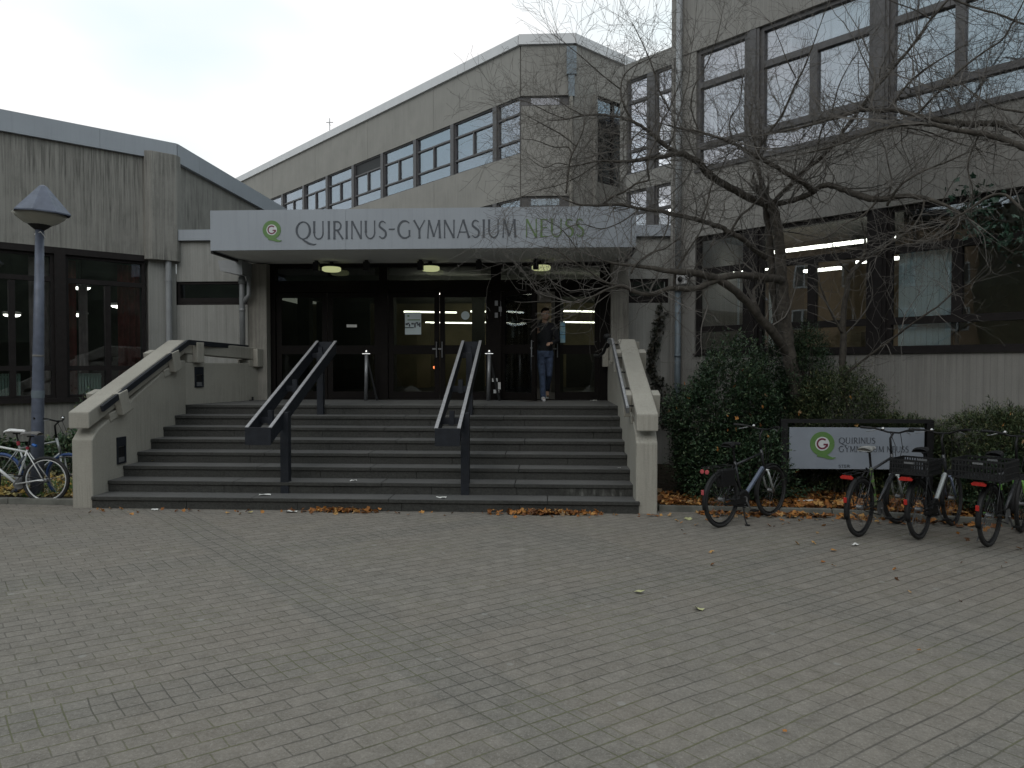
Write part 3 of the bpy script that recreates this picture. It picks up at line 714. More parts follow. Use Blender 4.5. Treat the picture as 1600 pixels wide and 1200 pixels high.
# side wall of the left building running back
ls = MB(); 
for a, b in ((.0, 3.2), (3.2, 7.0), (7.0, 11)): ls.box(a+.004, b-.004, .02, .3, 4.2, 6.178)
ls.build('side_wall', 'conc_left', lb, rz=R_(45))
f_ = MB()
for a, b in ((-.01, .9), (.9, 3.6), (3.6, 7), (7, 11)): f_.box(a+.002, b-.002, -.07, .3, 6.182, 6.56)
f_.build('roof_fascia', 'fascia', lb, rz=R_(45))

# ---------------------------------------------------------------- link walls left and right of the entrance
def link(name, label, x0, x1, gx0, gx1, sgn):
    r = empty(name, (x0, 14.5, 0), 0, label, 'wall', 'ribbed concrete link walls beside the entrance')
    w = x1-x0; a, b = gx0-x0, gx1-x0
    m = MB().box(.004, w-.004, 0, .25, 0, 3.26).box(.004, w-.004, 0, .25, 3.742, 4.568)
    if a > .01: m.box(.004, a, 0, .25, 3.26, 3.742)
    if w-b > .01: m.box(b, w-.004, 0, .25, 3.26, 3.742)
    m.build('wall', 'conc_link', r)
    box(.003, w-.003, -.09, .28, 4.572, 4.79).build('roof_fascia', 'fascia', r)
    window(r, a+.003, b-.003, 3.262, 3.74, 'frame', 'glass_low', [], (3.36,), fw=.05, inset=.03)
    box(a+.01, b-.01, .5, .52, 3.2, 3.8).build('room_wall', 'dark_room', r)
    return r
link('link_wall', 'ribbed concrete wall with slit window between left building and entrance', -7.70, -6.09, -7.69, -6.10, -1)
lr = link('link_wall', 'ribbed concrete wall with slit window and dry vine right of the entrance', 1.55, 2.50, 1.56, 2.36, 1)
for (x0, x1, lab) in ((-6.09, -5.69, 'concrete pillar at the left side of the dark entrance doors'), (1.20, 1.55, 'concrete pillar at the right side of the dark entrance doors')):
    tag(box(x0+.002, x1-.002, 14.22, 14.74, 1.0, 4.06).build('entrance_pillar', 'conc_pillar', bev=.012), lab, 'pillar', 'concrete pillars flanking the entrance')
m = MB(); m.prism([(-6.46,4.06),(-6.42,3.86),(-6.05,3.78),(-5.98,3.78),(-5.98,4.06)], 'y', 13.75, 14.2).build('rain_box', 'pipe')
o = bpy.data.objects['rain_box']; tag(o, 'small grey sheet metal box under the left end of the canopy', 'gutter box')
m = MB(); m.tube([(-6.14,14.10,3.80),(-6.14,14.10,3.45),(-6.14,14.10,2.36)], .055, 12); m.lathe((-6.14,14.10,3.12), [(.062,-.03),(.062,.03)], 12); m.lathe((-6.14,14.10,3.7), [(.07,-.06),(.07,.06)], 12)
m.tube([(-6.14,14.1,3.25),(-6.0,14.1,3.42),(-6.0,14.1,3.8)], .045, 10)
tag(m.build('rainwater_pipe', 'pipe', smooth=True), 'pale rainwater pipe running down from the box under the canopy', 'pipe')

# ---------------------------------------------------------------- canopy
cn = empty('entrance_canopy', (-2.3, 12.65, 4.07), 0, 'flat entrance canopy with grey blue fascia carrying the school lettering', 'canopy')
CL = (2.3, -12.65, -4.07)
m = MB()
for a, b in ((-6.08, -3.62), (-3.62, -.72), (-.72, 1.50)): m.box(a+.0015, b-.0015, 12.65, 12.68, 4.072, 4.785)
m.build('fascia', 'fascia', cn, CL)
m = MB().box(-6.08, -6.05, 12.683, 14.2, 4.072, 4.785).box(1.47, 1.50, 12.683, 14.4, 4.072, 4.785); m.build('fascia', 'fascia', cn, CL)
box(-6.045, 1.465, 12.684, 14.45, 4.085, 4.72).build('soffit', 'soffit', cn, CL)
m = MB().box(-6.11, -6.06, 12.72, 14.2, 4.03, 4.075).box(1.46, 1.52, 12.72, 14.4, 4.03, 4.075); m.build('drip_edge', 'black', cn, CL)

# lettering: flared strokes, built from ribbons of varying width
def ribbon(mb, pts, wds, y, th=.012):
    n = len(pts); L_, R2 = [], []
    for i, (x, z) in enumerate(pts):
        a = pts[max(0, i-1)]; b = pts[min(n-1, i+1)]; dx, dz = b[0]-a[0], b[1]-a[1]; l = math.hypot(dx, dz) or 1
        nx, nz = -dz/l, dx/l; h = wds[i]/2
        L_.append((x+nx*h, z+nz*h)); R2.append((x-nx*h, z-nz*h))
    for i in range(n-1):
        q = [L_[i], R2[i], R2[i+1], L_[i+1]]
        mb.add([(x, y, z) for x, z in q] + [(x, y+th, z) for x, z in q], [(0,1,2,3),(7,6,5,4),(0,4,5,1),(1,5,6,2),(2,6,7,3),(3,7,4,0)])
def arc(cx, cz, rx, rz, a0, a1, n=18): return [(cx+rx*math.cos(R_(a0+(a1-a0)*i/n)), cz+rz*math.sin(R_(a0+(a1-a0)*i/n))) for i in range(n+1)]
T_, t_ = .125, .055
def st_(x0, z0, x1, z1, w_=T_): return ([(x0,z0),(x0+(x1-x0)*.12,z0+(z1-z0)*.12),(x0+(x1-x0)*.5,z0+(z1-z0)*.5),(x0+(x1-x0)*.88,z0+(z1-z0)*.88),(x1,z1)], [w_*1.2,w_*.95,w_*.85,w_*.95,w_*1.2])
def rd(pts): return (pts, [t_+(T_-t_)*abs(math.cos(math.pi*2*i/(len(pts)-1)))**1.3 for i in range(len(pts))])
def cv(pts, w_=None):
    n = len(pts)-1; return (pts, [w_ or (t_+(T_-t_)*math.sin(math.pi*i/n)) for i in range(n+1)])
G = {
 'Q': (1.05, [rd(arc(.5,.5,.44,.47,0,360,30)), ([(.42,.02),(.62,-.10),(.9,-.24),(1.2,-.29),(1.36,-.26)], [.06,.12,.12,.08,.03])]),
 'U': (.86, [(st_(.12,1,.12,.35)[0], st_(.12,1,.12,.35)[1]), cv([(.12,.36)]+arc(.41,.33,.29,.31,180,360,14)+[(.70,.36)], .075), st_(.70,.35,.70,1,.07)]),
 'I': (.34, [st_(.17,0,.17,1)]),
 'R': (.72, [st_(.14,0,.14,1), cv([(.14,.965)]+arc(.32,.73,.25,.235,90,-90,14)+[(.14,.495)], .085), st_(.34,.48,.70,0,.115)]),
 'N': (.86, [st_(.12,0,.12,1,.07), st_(.13,.98,.72,.02,.115), st_(.73,0,.73,1,.07)]),
 'S': (.60, [([(.50,.86)]+arc(.30,.74,.20,.22,55,200,10)+arc(.30,.27,.22,.24,40,-140,12)+[(.07,.12)], [.05,.055,.06,.07,.075,.08,.085,.09,.095,.10,.11,.12]+[.12,.12,.12,.115,.11,.10,.09,.08,.075,.07,.065,.06,.055,.05])]),
 'G': (.98, [(arc(.5,.5,.43,.47,48,312,26), [t_+(T_-t_)*math.sin(math.pi*i/26) for i in range(27)]), st_(.80,.12,.80,.46,.10), ]),
 'Y': (.80, [st_(.06,1,.41,.48,.115), st_(.76,1,.42,.48,.06), st_(.415,.5,.415,0,.12)]),
 'M': (1.02, [st_(.10,0,.17,1,.07), st_(.18,.97,.50,.10,.115), st_(.50,.10,.83,.97,.06), st_(.84,1,.90,0,.125)]),
 'A': (.86, [st_(.04,0,.41,1,.06), st_(.42,1,.80,0,.125), st_(.17,.33,.66,.33,.055)]),
 'E': (.62, [st_(.14,0,.14,1), st_(.14,.965,.54,.965,.065), st_(.14,.52,.50,.52,.06), st_(.14,.035,.56,.035,.065)]),
 'T': (.68, [st_(.34,0,.34,.96), st_(.02,.965,.66,.965,.065)]),
 '-': (.55, [st_(.06,.52,.44,.52,.07)]),
 ' ': (.30, []),
}
def text_width(t, tr=.06): return sum(G[c][0]+tr for c in t)
def text(mb, t, x0, x1, z0, h, y, tr=.06):
    k = (x1-x0)/text_width(t, tr); x = x0
    for c in t:
        adv, ss = G[c]
        for j, (pts, wd) in enumerate(ss):
            wd = (list(wd)+[wd[-1]]*len(pts))[:len(pts)]
            ribbon(mb, [(x+px*k, z0+pz*h) for px, pz in pts], [q*(k+h)/2 for q in wd], y+.0004*j)
        x += (adv+tr)*k
YF = 12.642
def word(t, x0, x1, mat):
    k = (x1-x0)/text_width(t); x = x0
    for c in t:
        w_c = (G[c][0]+.06)*k; m = MB(); text(m, c, x, x+w_c, 4.255, .32, YF); m.build('letter', mat, cn, CL); x += w_c
word('QUIRINUS-GYMNASIUM', -4.52, -.555, 'letter'); word('NEUSS', -.44, .62, 'letter_green')
def emblem(par, L, cx, cz, R, y):
    def ring(mb, r0, r1, yy, a0=0, a1=360, n=40, th=.006):
        ps = arc(cx, cz, (r0+r1)/2, (r0+r1)/2, a0, a1, n); ribbon(mb, ps, [r1-r0]*len(ps), yy, th)
    m = MB(); ring(m, R*.58, R, y)
    ribbon(m, [(cx-.42*R,cz-1.02*R),(cx-.15*R,cz-.98*R),(cx+.2*R,cz-1.0*R),(cx+.55*R,cz-1.16*R),(cx+.85*R,cz-1.22*R),(cx+1.1*R,cz-1.14*R)], [.06*R,.26*R,.36*R,.26*R,.16*R,.03*R], y-.001, .006)
    m.build('emblem', 'emblem_green', par, L)
    m = MB(); m.add([(cx+R*.585*math.cos(i*math.pi/18), y+.001, cz+R*.585*math.sin(i*math.pi/18)) for i in range(36)], [tuple(range(36))]); m.build('emblem_disc', 'emblem_white', par, L)
    m = MB(); ring(m, R*.33, R*.47, y-.002, 50, 338, 30); ribbon(m, [(cx+.10*R,cz-.06*R),(cx+.47*R,cz-.06*R)], [.13*R]*2, y-.0024, .006); ribbon(m, [(cx+.40*R,cz-.06*R),(cx+.40*R,cz-.25*R)], [.13*R]*2, y-.0028, .006)
    m.build('emblem_letter', 'emblem_red', par, L)
emblem(cn, CL, -4.955, 4.43, .165, YF)

# ---------------------------------------------------------------- entrance glazing and hall
YD = 14.45
en = empty('glazed_entrance', (-2.25, YD, ZL), 0, 'dark framed glass entrance front with three pairs of doors', 'entrance')
EL = (2.25, -YD, -ZL)
bays = [(-5.69, -3.36), (-3.36, -1.08), (-1.08, 1.20)]
m = MB()
for x, wd in ((-5.64, .05), (-3.36, .085), (-1.08, .10), (1.10, .10)): m.box(x-wd, x+wd, YD-.04, YD+.12, ZL+.001, 4.065)
for a, b in bays: m.box(a+.06, b-.06, YD-.03, YD+.115, 3.50, 3.73); m.box(a+.06, b-.06, YD-.03, YD+.115, 4.0, 4.064); m.box(a+.06, b-.06, YD+.01, YD+.1, ZL+.001, ZL+.02)
m.build('frame', 'door_frame', en, EL)
m = MB()
for a, b in bays: m.box(a+.05, b-.05, YD+.05, YD+.06, 3.72, 4.01)
m.build('transom_pane', 'glass_door', en, EL)
def door(x0, x1, hinge, ang, lab=None, hs=1):
    """leaf from x0 to x1; hinge at x0 or x1"""
    w = x1-x0
    e = empty('door', (hinge+2.25, -.0, 0)); e.parent = en; e.rotation_euler = (0, 0, R_(ang))
    o = -1 if hinge == x1 else 1
    a, b = (0, w) if o == 1 else (-w, 0)
    h = 3.50-ZL-.01; m = MB()
    m.box(a+.004, a+.105, 0, .05, .025, h); m.box(b-.105, b-.004, 0, .05, .025, h)
    m.box(a+.105, b-.105, 0, .05, .025, .17); m.box(a+.105, b-.105, 0, .05, .93, 1.11); m.box(a+.105, b-.105, 0, .05, h-.10, h)
    fr = m.build('door_leaf', 'door_frame', e)
    box(a+.09, b-.09, .02, .028, .15, .95).build('lower_pane', 'glass_door', fr); box(a+.09, b-.09, .02, .028, 1.10, h-.09).build('upper_pane', 'glass_door', fr)
    hx = b-.055 if hs > 0 else a+.055
    m = MB(); m.tube([(hx,-.05,.86),(hx,-.05,1.18)], .011, 8); m.tube([(hx,0,.88),(hx,-.05,.88)], .008, 6); m.tube([(hx,0,1.16),(hx,-.05,1.16)], .008, 6); m.box(hx-.09, hx-.02, -.006, .0, 1.02, 1.05)
    m.build('handle', 'steel', e)
    if lab: e['label'] = lab
    return e, fr
door(-5.58, -4.53, -5.58, 0); door(-4.52, -3.45, -3.45, 0, hs=-1)
door(-3.27, -2.225, -3.27, 0); d4, _ = door(-2.22, -1.18, -1.18, 0, hs=-1)
dop, _ = door(-.98, .06, -.98, -47, 'door leaf pushed open towards the steps')
door(.10, 1.0, 1.0, 0, hs=-1)
def dpart(name, mat, x0, x1, z0, z1, yy=-.012, th=.004): return box(x0, x1, YD+yy, YD+yy+th, z0, z1).build(name, mat, en, EL)
# poster with a green line and dark silhouettes
dpart('poster', 'poster', -2.93, -2.60, 2.64, 3.09, .01)
m = MB(); m.box(-2.88, -2.62, YD+.006, YD+.009, 2.925, 2.945).box(-2.88, -2.84, YD+.006, YD+.009, 3.0, 3.03); m.build('poster_print', 'emblem_green', en, EL)
m = MB()
for k, (x, z, w, h) in enumerate([(-2.92,2.83,.05,.04),(-2.88,2.85,.04,.03),(-2.85,2.80,.03,.05),(-2.80,2.84,.05,.035),(-2.74,2.78,.03,.09),(-2.71,2.86,.05,.03),(-2.68,2.82,.04,.04),(-2.64,2.79,.03,.09),(-2.93,2.77,.18,.018)]):
    m.box(x, x+w, YD+.005-k*.0003, YD+.008, z, z+h)
m.build('poster_print', 'letter', en, EL)
dpart('notice', 'paper', -4.13, -3.92, 2.79, 2.845, .01)
o = MB(); o.lathe((-1.70, YD+.012, 3.02), [(.085,0),(.085,.004)], 24, (0,-1,0)); o.build('round_sticker', 'poster', en, EL)
for k, (a, b) in enumerate(((2.80, 2.89), (2.635, 2.79), (2.47, 2.625))): dpart('blue_leaflet', 'poster_blue', .14, .31, a, b, .008)
dpart('notice', 'room_wall', -.78, -.58, 2.86, 2.92, .0)
m = MB()
for x, z in ((-1.07,3.26),(-1.07,3.02),(-.99,3.14)): m.box(x-.03, x+.03, YD-.052, YD-.044, z-.05, z+.05)
m.box(-.985, -.975, YD-.05, YD-.042, 3.0, 3.3); m.build('door_sensor', 'steel', en, EL)
m = MB()
for x, z in ((-1.13,1.72),(-1.07,1.72),(-1.01,1.64),(-1.01,1.57),(-1.10,1.49),(-1.04,1.49)): m.box(x-.027, x+.027, YD-.052, YD-.044, z-.035, z+.035)
m.build('white_sticker', 'white', en, EL)
# hall behind
hl = empty('entrance_hall', (-2.25, 19, ZL), 0, 'dim olive walled hall seen through the glass entrance doors', 'building')
HL_ = (2.25, -19, -ZL)
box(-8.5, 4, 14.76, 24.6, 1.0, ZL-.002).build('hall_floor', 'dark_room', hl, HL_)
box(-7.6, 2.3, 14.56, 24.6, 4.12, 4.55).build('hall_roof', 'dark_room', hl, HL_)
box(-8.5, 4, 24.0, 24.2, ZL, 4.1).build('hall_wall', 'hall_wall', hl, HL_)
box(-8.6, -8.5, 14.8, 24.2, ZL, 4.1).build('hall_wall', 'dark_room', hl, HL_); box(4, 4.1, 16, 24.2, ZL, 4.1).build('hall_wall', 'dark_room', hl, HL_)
for x in (-6.6, -4.3, -1.9, .2, 2.2): box(x-.16, x+.16, 19.0, 19.3, ZL, 4.11).build('hall_column', 'dark_room', hl, HL_)
box(-6.9, -5.3, 21, 21.1, ZL, 3.9).build('inner_door', 'dark_room', hl, HL_)
for k, (x0, x1, z0, z1, mm) in enumerate([(-4.0,-3.6,1.35,3.3,'hall_wall'),(-2.1,-1.3,1.4,2.6,'room_ochre'),(-.6,-.1,1.35,3.4,'dark_room'),(.5,1.6,1.35,2.6,'dark_room')]):
    box(x0, x1, 21.5+.1*k, 21.6+.1*k, z0, z1).build('display_panel', mm, hl, HL_)
k = 0
places = ['first row left end','first row right of the column','second row left','second row middle','second row right','third row left','third row centre','third row right','back row left','back row middle','back row right']
for j, (y, xs) in enumerate(((16.6, (-2.35, .75)), (18.2, (-2.9, -1.2, .9)), (20.4, (-3.4, -1.5, 1.1)), (22.8, (-3.2, -1.5, 1.05)))):
    for x in xs:
        tag(box(-.75, .75, -.035, .035, 0, .04).build('hall_strip_lamp', 'lum_hall', loc=(x, y, (3.90, 3.82, 3.52, 3.36)[j]), rz=R_(16)), 'white strip lamp under the hall ceiling, '+places[k], 'strip lamp', 'strip lamps in the entrance hall'); k += 1
m = MB(); m.lathe((0,0,0), [(.01,-.05),(.028,-.015),(.03,.012),(.01,.03)], 10)
tag(m.build('warning_light', emit('orange red light', (1,.25,.1), 3), loc=(-3.38, 20.9, 1.97)), 'tiny red orange light low behind the middle doors', 'light')
# spotlights and round lamps under the canopy
for k, (x, n) in enumerate(zip((-4.60, -3.60, -2.53, -1.38, -.27), ('leftmost', 'second from the left', 'middle', 'second from the right', 'rightmost'))):
    e = empty('canopy_spotlight', (x, 14.02, 4.08), 0, 'black spotlight under the canopy, %s of the five' % n, 'spotlight', 'black spotlights under the canopy')
    box(-.055, .055, -.06, .06, -.20, -.03).build('spot_housing', 'black', e, bev=.006); box(-.03, .03, -.03, .03, -.03, .0).build('spot_mount', 'black', e)
for x, n in ((-4.36, 'left'), (-2.37, 'middle'), (-.17, 'right')):
    e = empty('round_ceiling_lamp', (x, 14.22, 4.08), 0, 'round yellow green ceiling lamp before the doors, %s one of three' % n, 'ceiling lamp', 'round yellow green lamps over the doors')
    MB().lathe((0,0,-.19), [(.15,0),(.185,.02),(.185,.075),(.17,.085)], 20).build('lamp_shade', 'lum_green', e); MB().lathe((0,0,-.105), [(.17,.0),(.17,.02),(.04,.03),(.04,.1)], 16).build('lamp_base', 'black', e)
# door stop posts with a raking strut and cross handle
for x, lab in ((-3.66, 'grey bollard post with cross handle before the left pair of doors'), (-1.21, 'grey bollard post with cross handle before the open right hand door')):
    e = empty('door_stop_post', (x, 14.15, ZL), 0, lab, 'post', 'grey posts in front of the doors')
    MB().tube([(0,0,0),(.02,0,.97)], .038, 12).build('post', 'steel', e, smooth=True); MB().tube([(.04,.02,.8),(.22,.03,0)], .025, 8).build('strut', 'black', e)
    MB().tube([(-.06,-.03,.93),(.10,-.03,.93)], .012, 8).lathe((.02,0,.97), [(.04,0),(.03,.03),(.005,.04)], 10).build('cross_handle', 'chrome', e)

# ---------------------------------------------------------------- right building
D0 = (2.371, 14.35)
rb = facade_frame('right_building', D0, R_(-45), 'tall concrete building on the right with wide windows behind the bare tree', 'building')
RL = 11.0
m = MB()
m.box(.06, .55, .02, .3, 0, 9.9); m.box(0, .06, -.0, .3, 0, 10.4); m.box(.0, .3, .3, 12, 0, 10.4)
cuts = [.55, 3.88, 8.22, RL]
for a, b in zip(cuts, cuts[1:]):
    m.box(a+.006, b-.002, .0, .3, 0, 2.235); m.box(a+.006, b-.002, .0, .3, 4.465, 5.71); m.box(a+.006, b-.002, .0, .3, 7.985, 10.4)
m.box(.06, .55, .0, .3, 7.985, 10.4)
m.build('wall', 'conc_right', rb)
box(-.05, RL, -.08, .3, 10.403, 10.75).build('roof_fascia', 'fascia', rb); box(0, RL, .3, 12, 10.2, 10.4).build('roof', 'fascia', rb)
mm_ = [.55] + [1.73+2.17*k for k in range(5)]
for (z0, z1, fm, gm) in ((2.24, 4.46, 'frame', 'glass_low'), (5.715, 7.98, 'frame_grey', 'glass_sky')):
    for k, (a, b) in enumerate(zip(mm_, mm_[1:])):
        a2 = a+.12 if k else a+.005; b2 = b-.12; c = (a2+b2)/2
        mids = [(c, z0+.50, z1-.66, .13)] if k else []
        window(rb, a2, b2, z0+.002, z1-.002, fm, gm, mids, (z0+.46, z1-.66), fw=.07, bar=.055)
        f = box(b-.118, b+.118, .02, .16, z0+.002, z1-.002); f.box(b-.06, b+.06, .005, .02, z0+.002, z1-.002); f.build('mullion', fm, rb)
    box(.55, RL, -.035, .10, z0-.045, z0).build('window_sill', fm, rb)
m = MB(); m.tube([(.24,-.085,10.3),(.24,-.085,3.5)], .058, 12); m.build('downpipe', 'pipe', rb, smooth=True)
m = MB(); m.tube([(.24,-.085,3.5),(.24,-.085,.1)], .058, 12); m.lathe((.24,-.085,3.45), [(.085,-.01),(.075,.06)], 12); m.lathe((.24,-.085,2.2), [(.066,-.025),(.066,.025)], 12); m.build('downpipe', 'pipe_blue', rb, smooth=True)
# rooms
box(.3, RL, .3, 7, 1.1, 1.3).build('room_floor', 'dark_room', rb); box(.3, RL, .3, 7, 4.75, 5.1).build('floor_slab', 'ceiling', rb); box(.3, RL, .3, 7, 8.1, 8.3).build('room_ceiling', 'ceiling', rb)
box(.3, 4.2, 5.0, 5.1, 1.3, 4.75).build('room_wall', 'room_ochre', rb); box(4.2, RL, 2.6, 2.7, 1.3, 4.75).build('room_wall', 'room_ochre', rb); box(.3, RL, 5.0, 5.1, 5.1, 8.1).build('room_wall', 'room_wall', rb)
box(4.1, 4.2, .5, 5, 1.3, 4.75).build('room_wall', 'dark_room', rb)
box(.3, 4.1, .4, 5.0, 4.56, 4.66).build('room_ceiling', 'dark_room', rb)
m = MB()
for k in range(9): m.box(4.13+k*.082, 4.13+k*.082+.078, .24+.002*(k%2), .246+.002*(k%2), 2.30, 3.78)
m.build('blind', 'blind', rb)
box(4.90, 4.95, .3, .33, 2.3, 3.8).build('blind', 'dark_room', rb)
box(1.95, 2.05, .24, .26, 2.3, 3.78).build('blind', 'blind', rb); box(1.33, 1.36, .24, .26, 2.3, 3.78).build('blind', 'white_blind', rb)
m = MB()
for k in range(30):
    if k % 7 in (5,): continue
    m.box(.7+k*.33, .7+k*.33+.29, .30+.01*(k%2), .31+.01*(k%2), (5.75, 5.75, 6.3, 5.75, 6.9)[(k//4) % 5], 7.95)
m.build('blind', 'white_blind', rb)
m = MB().box(2.9, 3.5, 1.2, 1.6, 1.3, 2.62).box(2.5, 2.8, .8, 1.0, 1.3, 2.45).box(3.25, 3.42, .6, .8, 2.3, 2.58); m.build('cupboard', 'room_ochre', rb)
def rlocal(s, d): return (D0[0]+s*S2+d*S2, D0[1]-s*S2+d*S2)
for s, d, z, L, lab in ((.95,1.6,3.92,.5,'short tube lamp in the first narrow window of the right building'),(2.7,.95,4.12,1.1,'long tube lamp near the top of the window behind the trunk'),(2.15,1.9,3.83,.35,'short lower tube lamp just right of the tree trunk'),(3.3,1.9,3.90,.5,'lower tube lamp beside the wide mullion')):
    x, y = rlocal(s, d); tag(box(-L, L, -.05, .05, 0, .05).build('tube_lamp', 'lum', loc=(x, y, z), rz=R_(-45)), lab, 'tube lamp', 'tube lamps inside the right building')
# camera on the corner pillar, vine, ivy
x, y = rlocal(.38, -.10)
e = empty('security_camera', (x, y, 3.66), R_(-45), 'small white security camera housing on the corner pillar by the downpipe', 'security camera')
box(-.11, .09, -.10, .06, -.10, .12).build('housing', 'fascia_light', e, bev=.02); MB().lathe((0,-.115,.0), [(.055,0),(.05,.02),(.02,.03)], 14, (0,-1,0)).build('lens', 'black', e); MB().lathe((.18,-.05,.06), [(.03,-.05),(.045,.0),(.03,.05)], 10, (1,0,0)).build('lens', 'black', e)

# ---------------------------------------------------------------- notice board
SY = 10.42
nb = empty('school_notice_board', (4.35, SY, 0), 0, 'grey blue notice board with green and red emblem on two dark posts', 'notice board')
NL = (-4.35, -SY, 0)
for x in (3.34, 5.36): box(x-.045, x+.045, SY-.02, SY+.06, 0, 1.19).build('post', 'black', nb, NL)
box(3.29, 5.41, SY-.02, SY+.06, 1.192, 1.245).build('top_rail', 'black', nb, NL)
bp = box(3.405, 5.27, SY-.035, SY-.005, .54, 1.13).build('panel', 'board', nb, NL, bev=.003)
YB = SY-.042
emblem(nb, NL, 3.86, .90, .17, YB)
m = MB(); text(m, 'QUIRINUS', 4.09, 4.60, .905, .085, YB); m.build('lettering', 'letter', nb, NL)
m = MB(); text(m, 'GYMNASIUM NEUSS', 4.09, 5.06, .785, .085, YB); m.build('lettering', 'letter', nb, NL)
m = MB(); text(m, 'STER', 4.09, 4.25, .565, .04, YB); m.build('lettering', 'letter', nb, NL)

# ---------------------------------------------------------------- street lamp
lp = empty('street_lamp', (-7.60, 10.24, 0), 0, 'blue grey street lamp with conical cap standing left of the stairs', 'street lamp')
lp.rotation_euler = (0, R_(1.6), R_(0))
MB().tube([(0,0,0),(0,0,1.0),(0,0,2.4),(0,0,4.02)], [.088,.084,.072,.056], 20).build('pole', 'lamp_paint', lp, smooth=True)
hd = MB(); n = 8; vs = [(0,0,4.63)]+[(.05*math.cos(i*math.pi/4+.3), .05*math.sin(i*math.pi/4+.3), 4.61) for i in range(8)]+[(.37*math.cos(i*math.pi/4+.3), .37*math.sin(i*math.pi/4+.3), 4.235) for i in range(8)]+[(.37*math.cos(i*math.pi/4+.3), .37*math.sin(i*math.pi/4+.3), 4.215) for i in range(8)]
fs = [(0,1+i,1+(i+1)%8) for i in range(8)]+[(1+i,9+i,9+(i+1)%8,1+(i+1)%8) for i in range(8)]+[(9+i,17+i,17+(i+1)%8,9+(i+1)%8) for i in range(8)]
hd.add(vs, fs); cap_ = hd.build('lamp_cap', 'lamp_paint', lp, rot=(R_(2), R_(2), 0))
m = MB(); m.lathe((0,0,0), [(.35,4.225),(.31,4.18),(.22,4.11),(.12,4.06)], 24); m.build('lamp_glass', 'lamp_glass', lp, smooth=True)
MB().lathe((0,0,0), [(.15,4.075),(.10,4.03),(.06,4.0)], 18).build('collar', 'black', lp)
m = MB(); m.tube([(-.05,-.04,3.93),(.05,-.05,3.97),(.06,.03,3.9),(-.03,.05,3.94)], .008, 5); m.build('wire_tie', 'white', lp)
MB().lathe((0,0,1.53), [(.0835,0),(.0845,.004),(.0838,.106),(.0825,.11)], 20).build('sticker', 'pipe_blue', lp)
MB().lathe((0,0,2.14), [(.078,0),(.080,.012),(.077,.03)], 20).build('tape_strip', 'saddle_grey', lp)

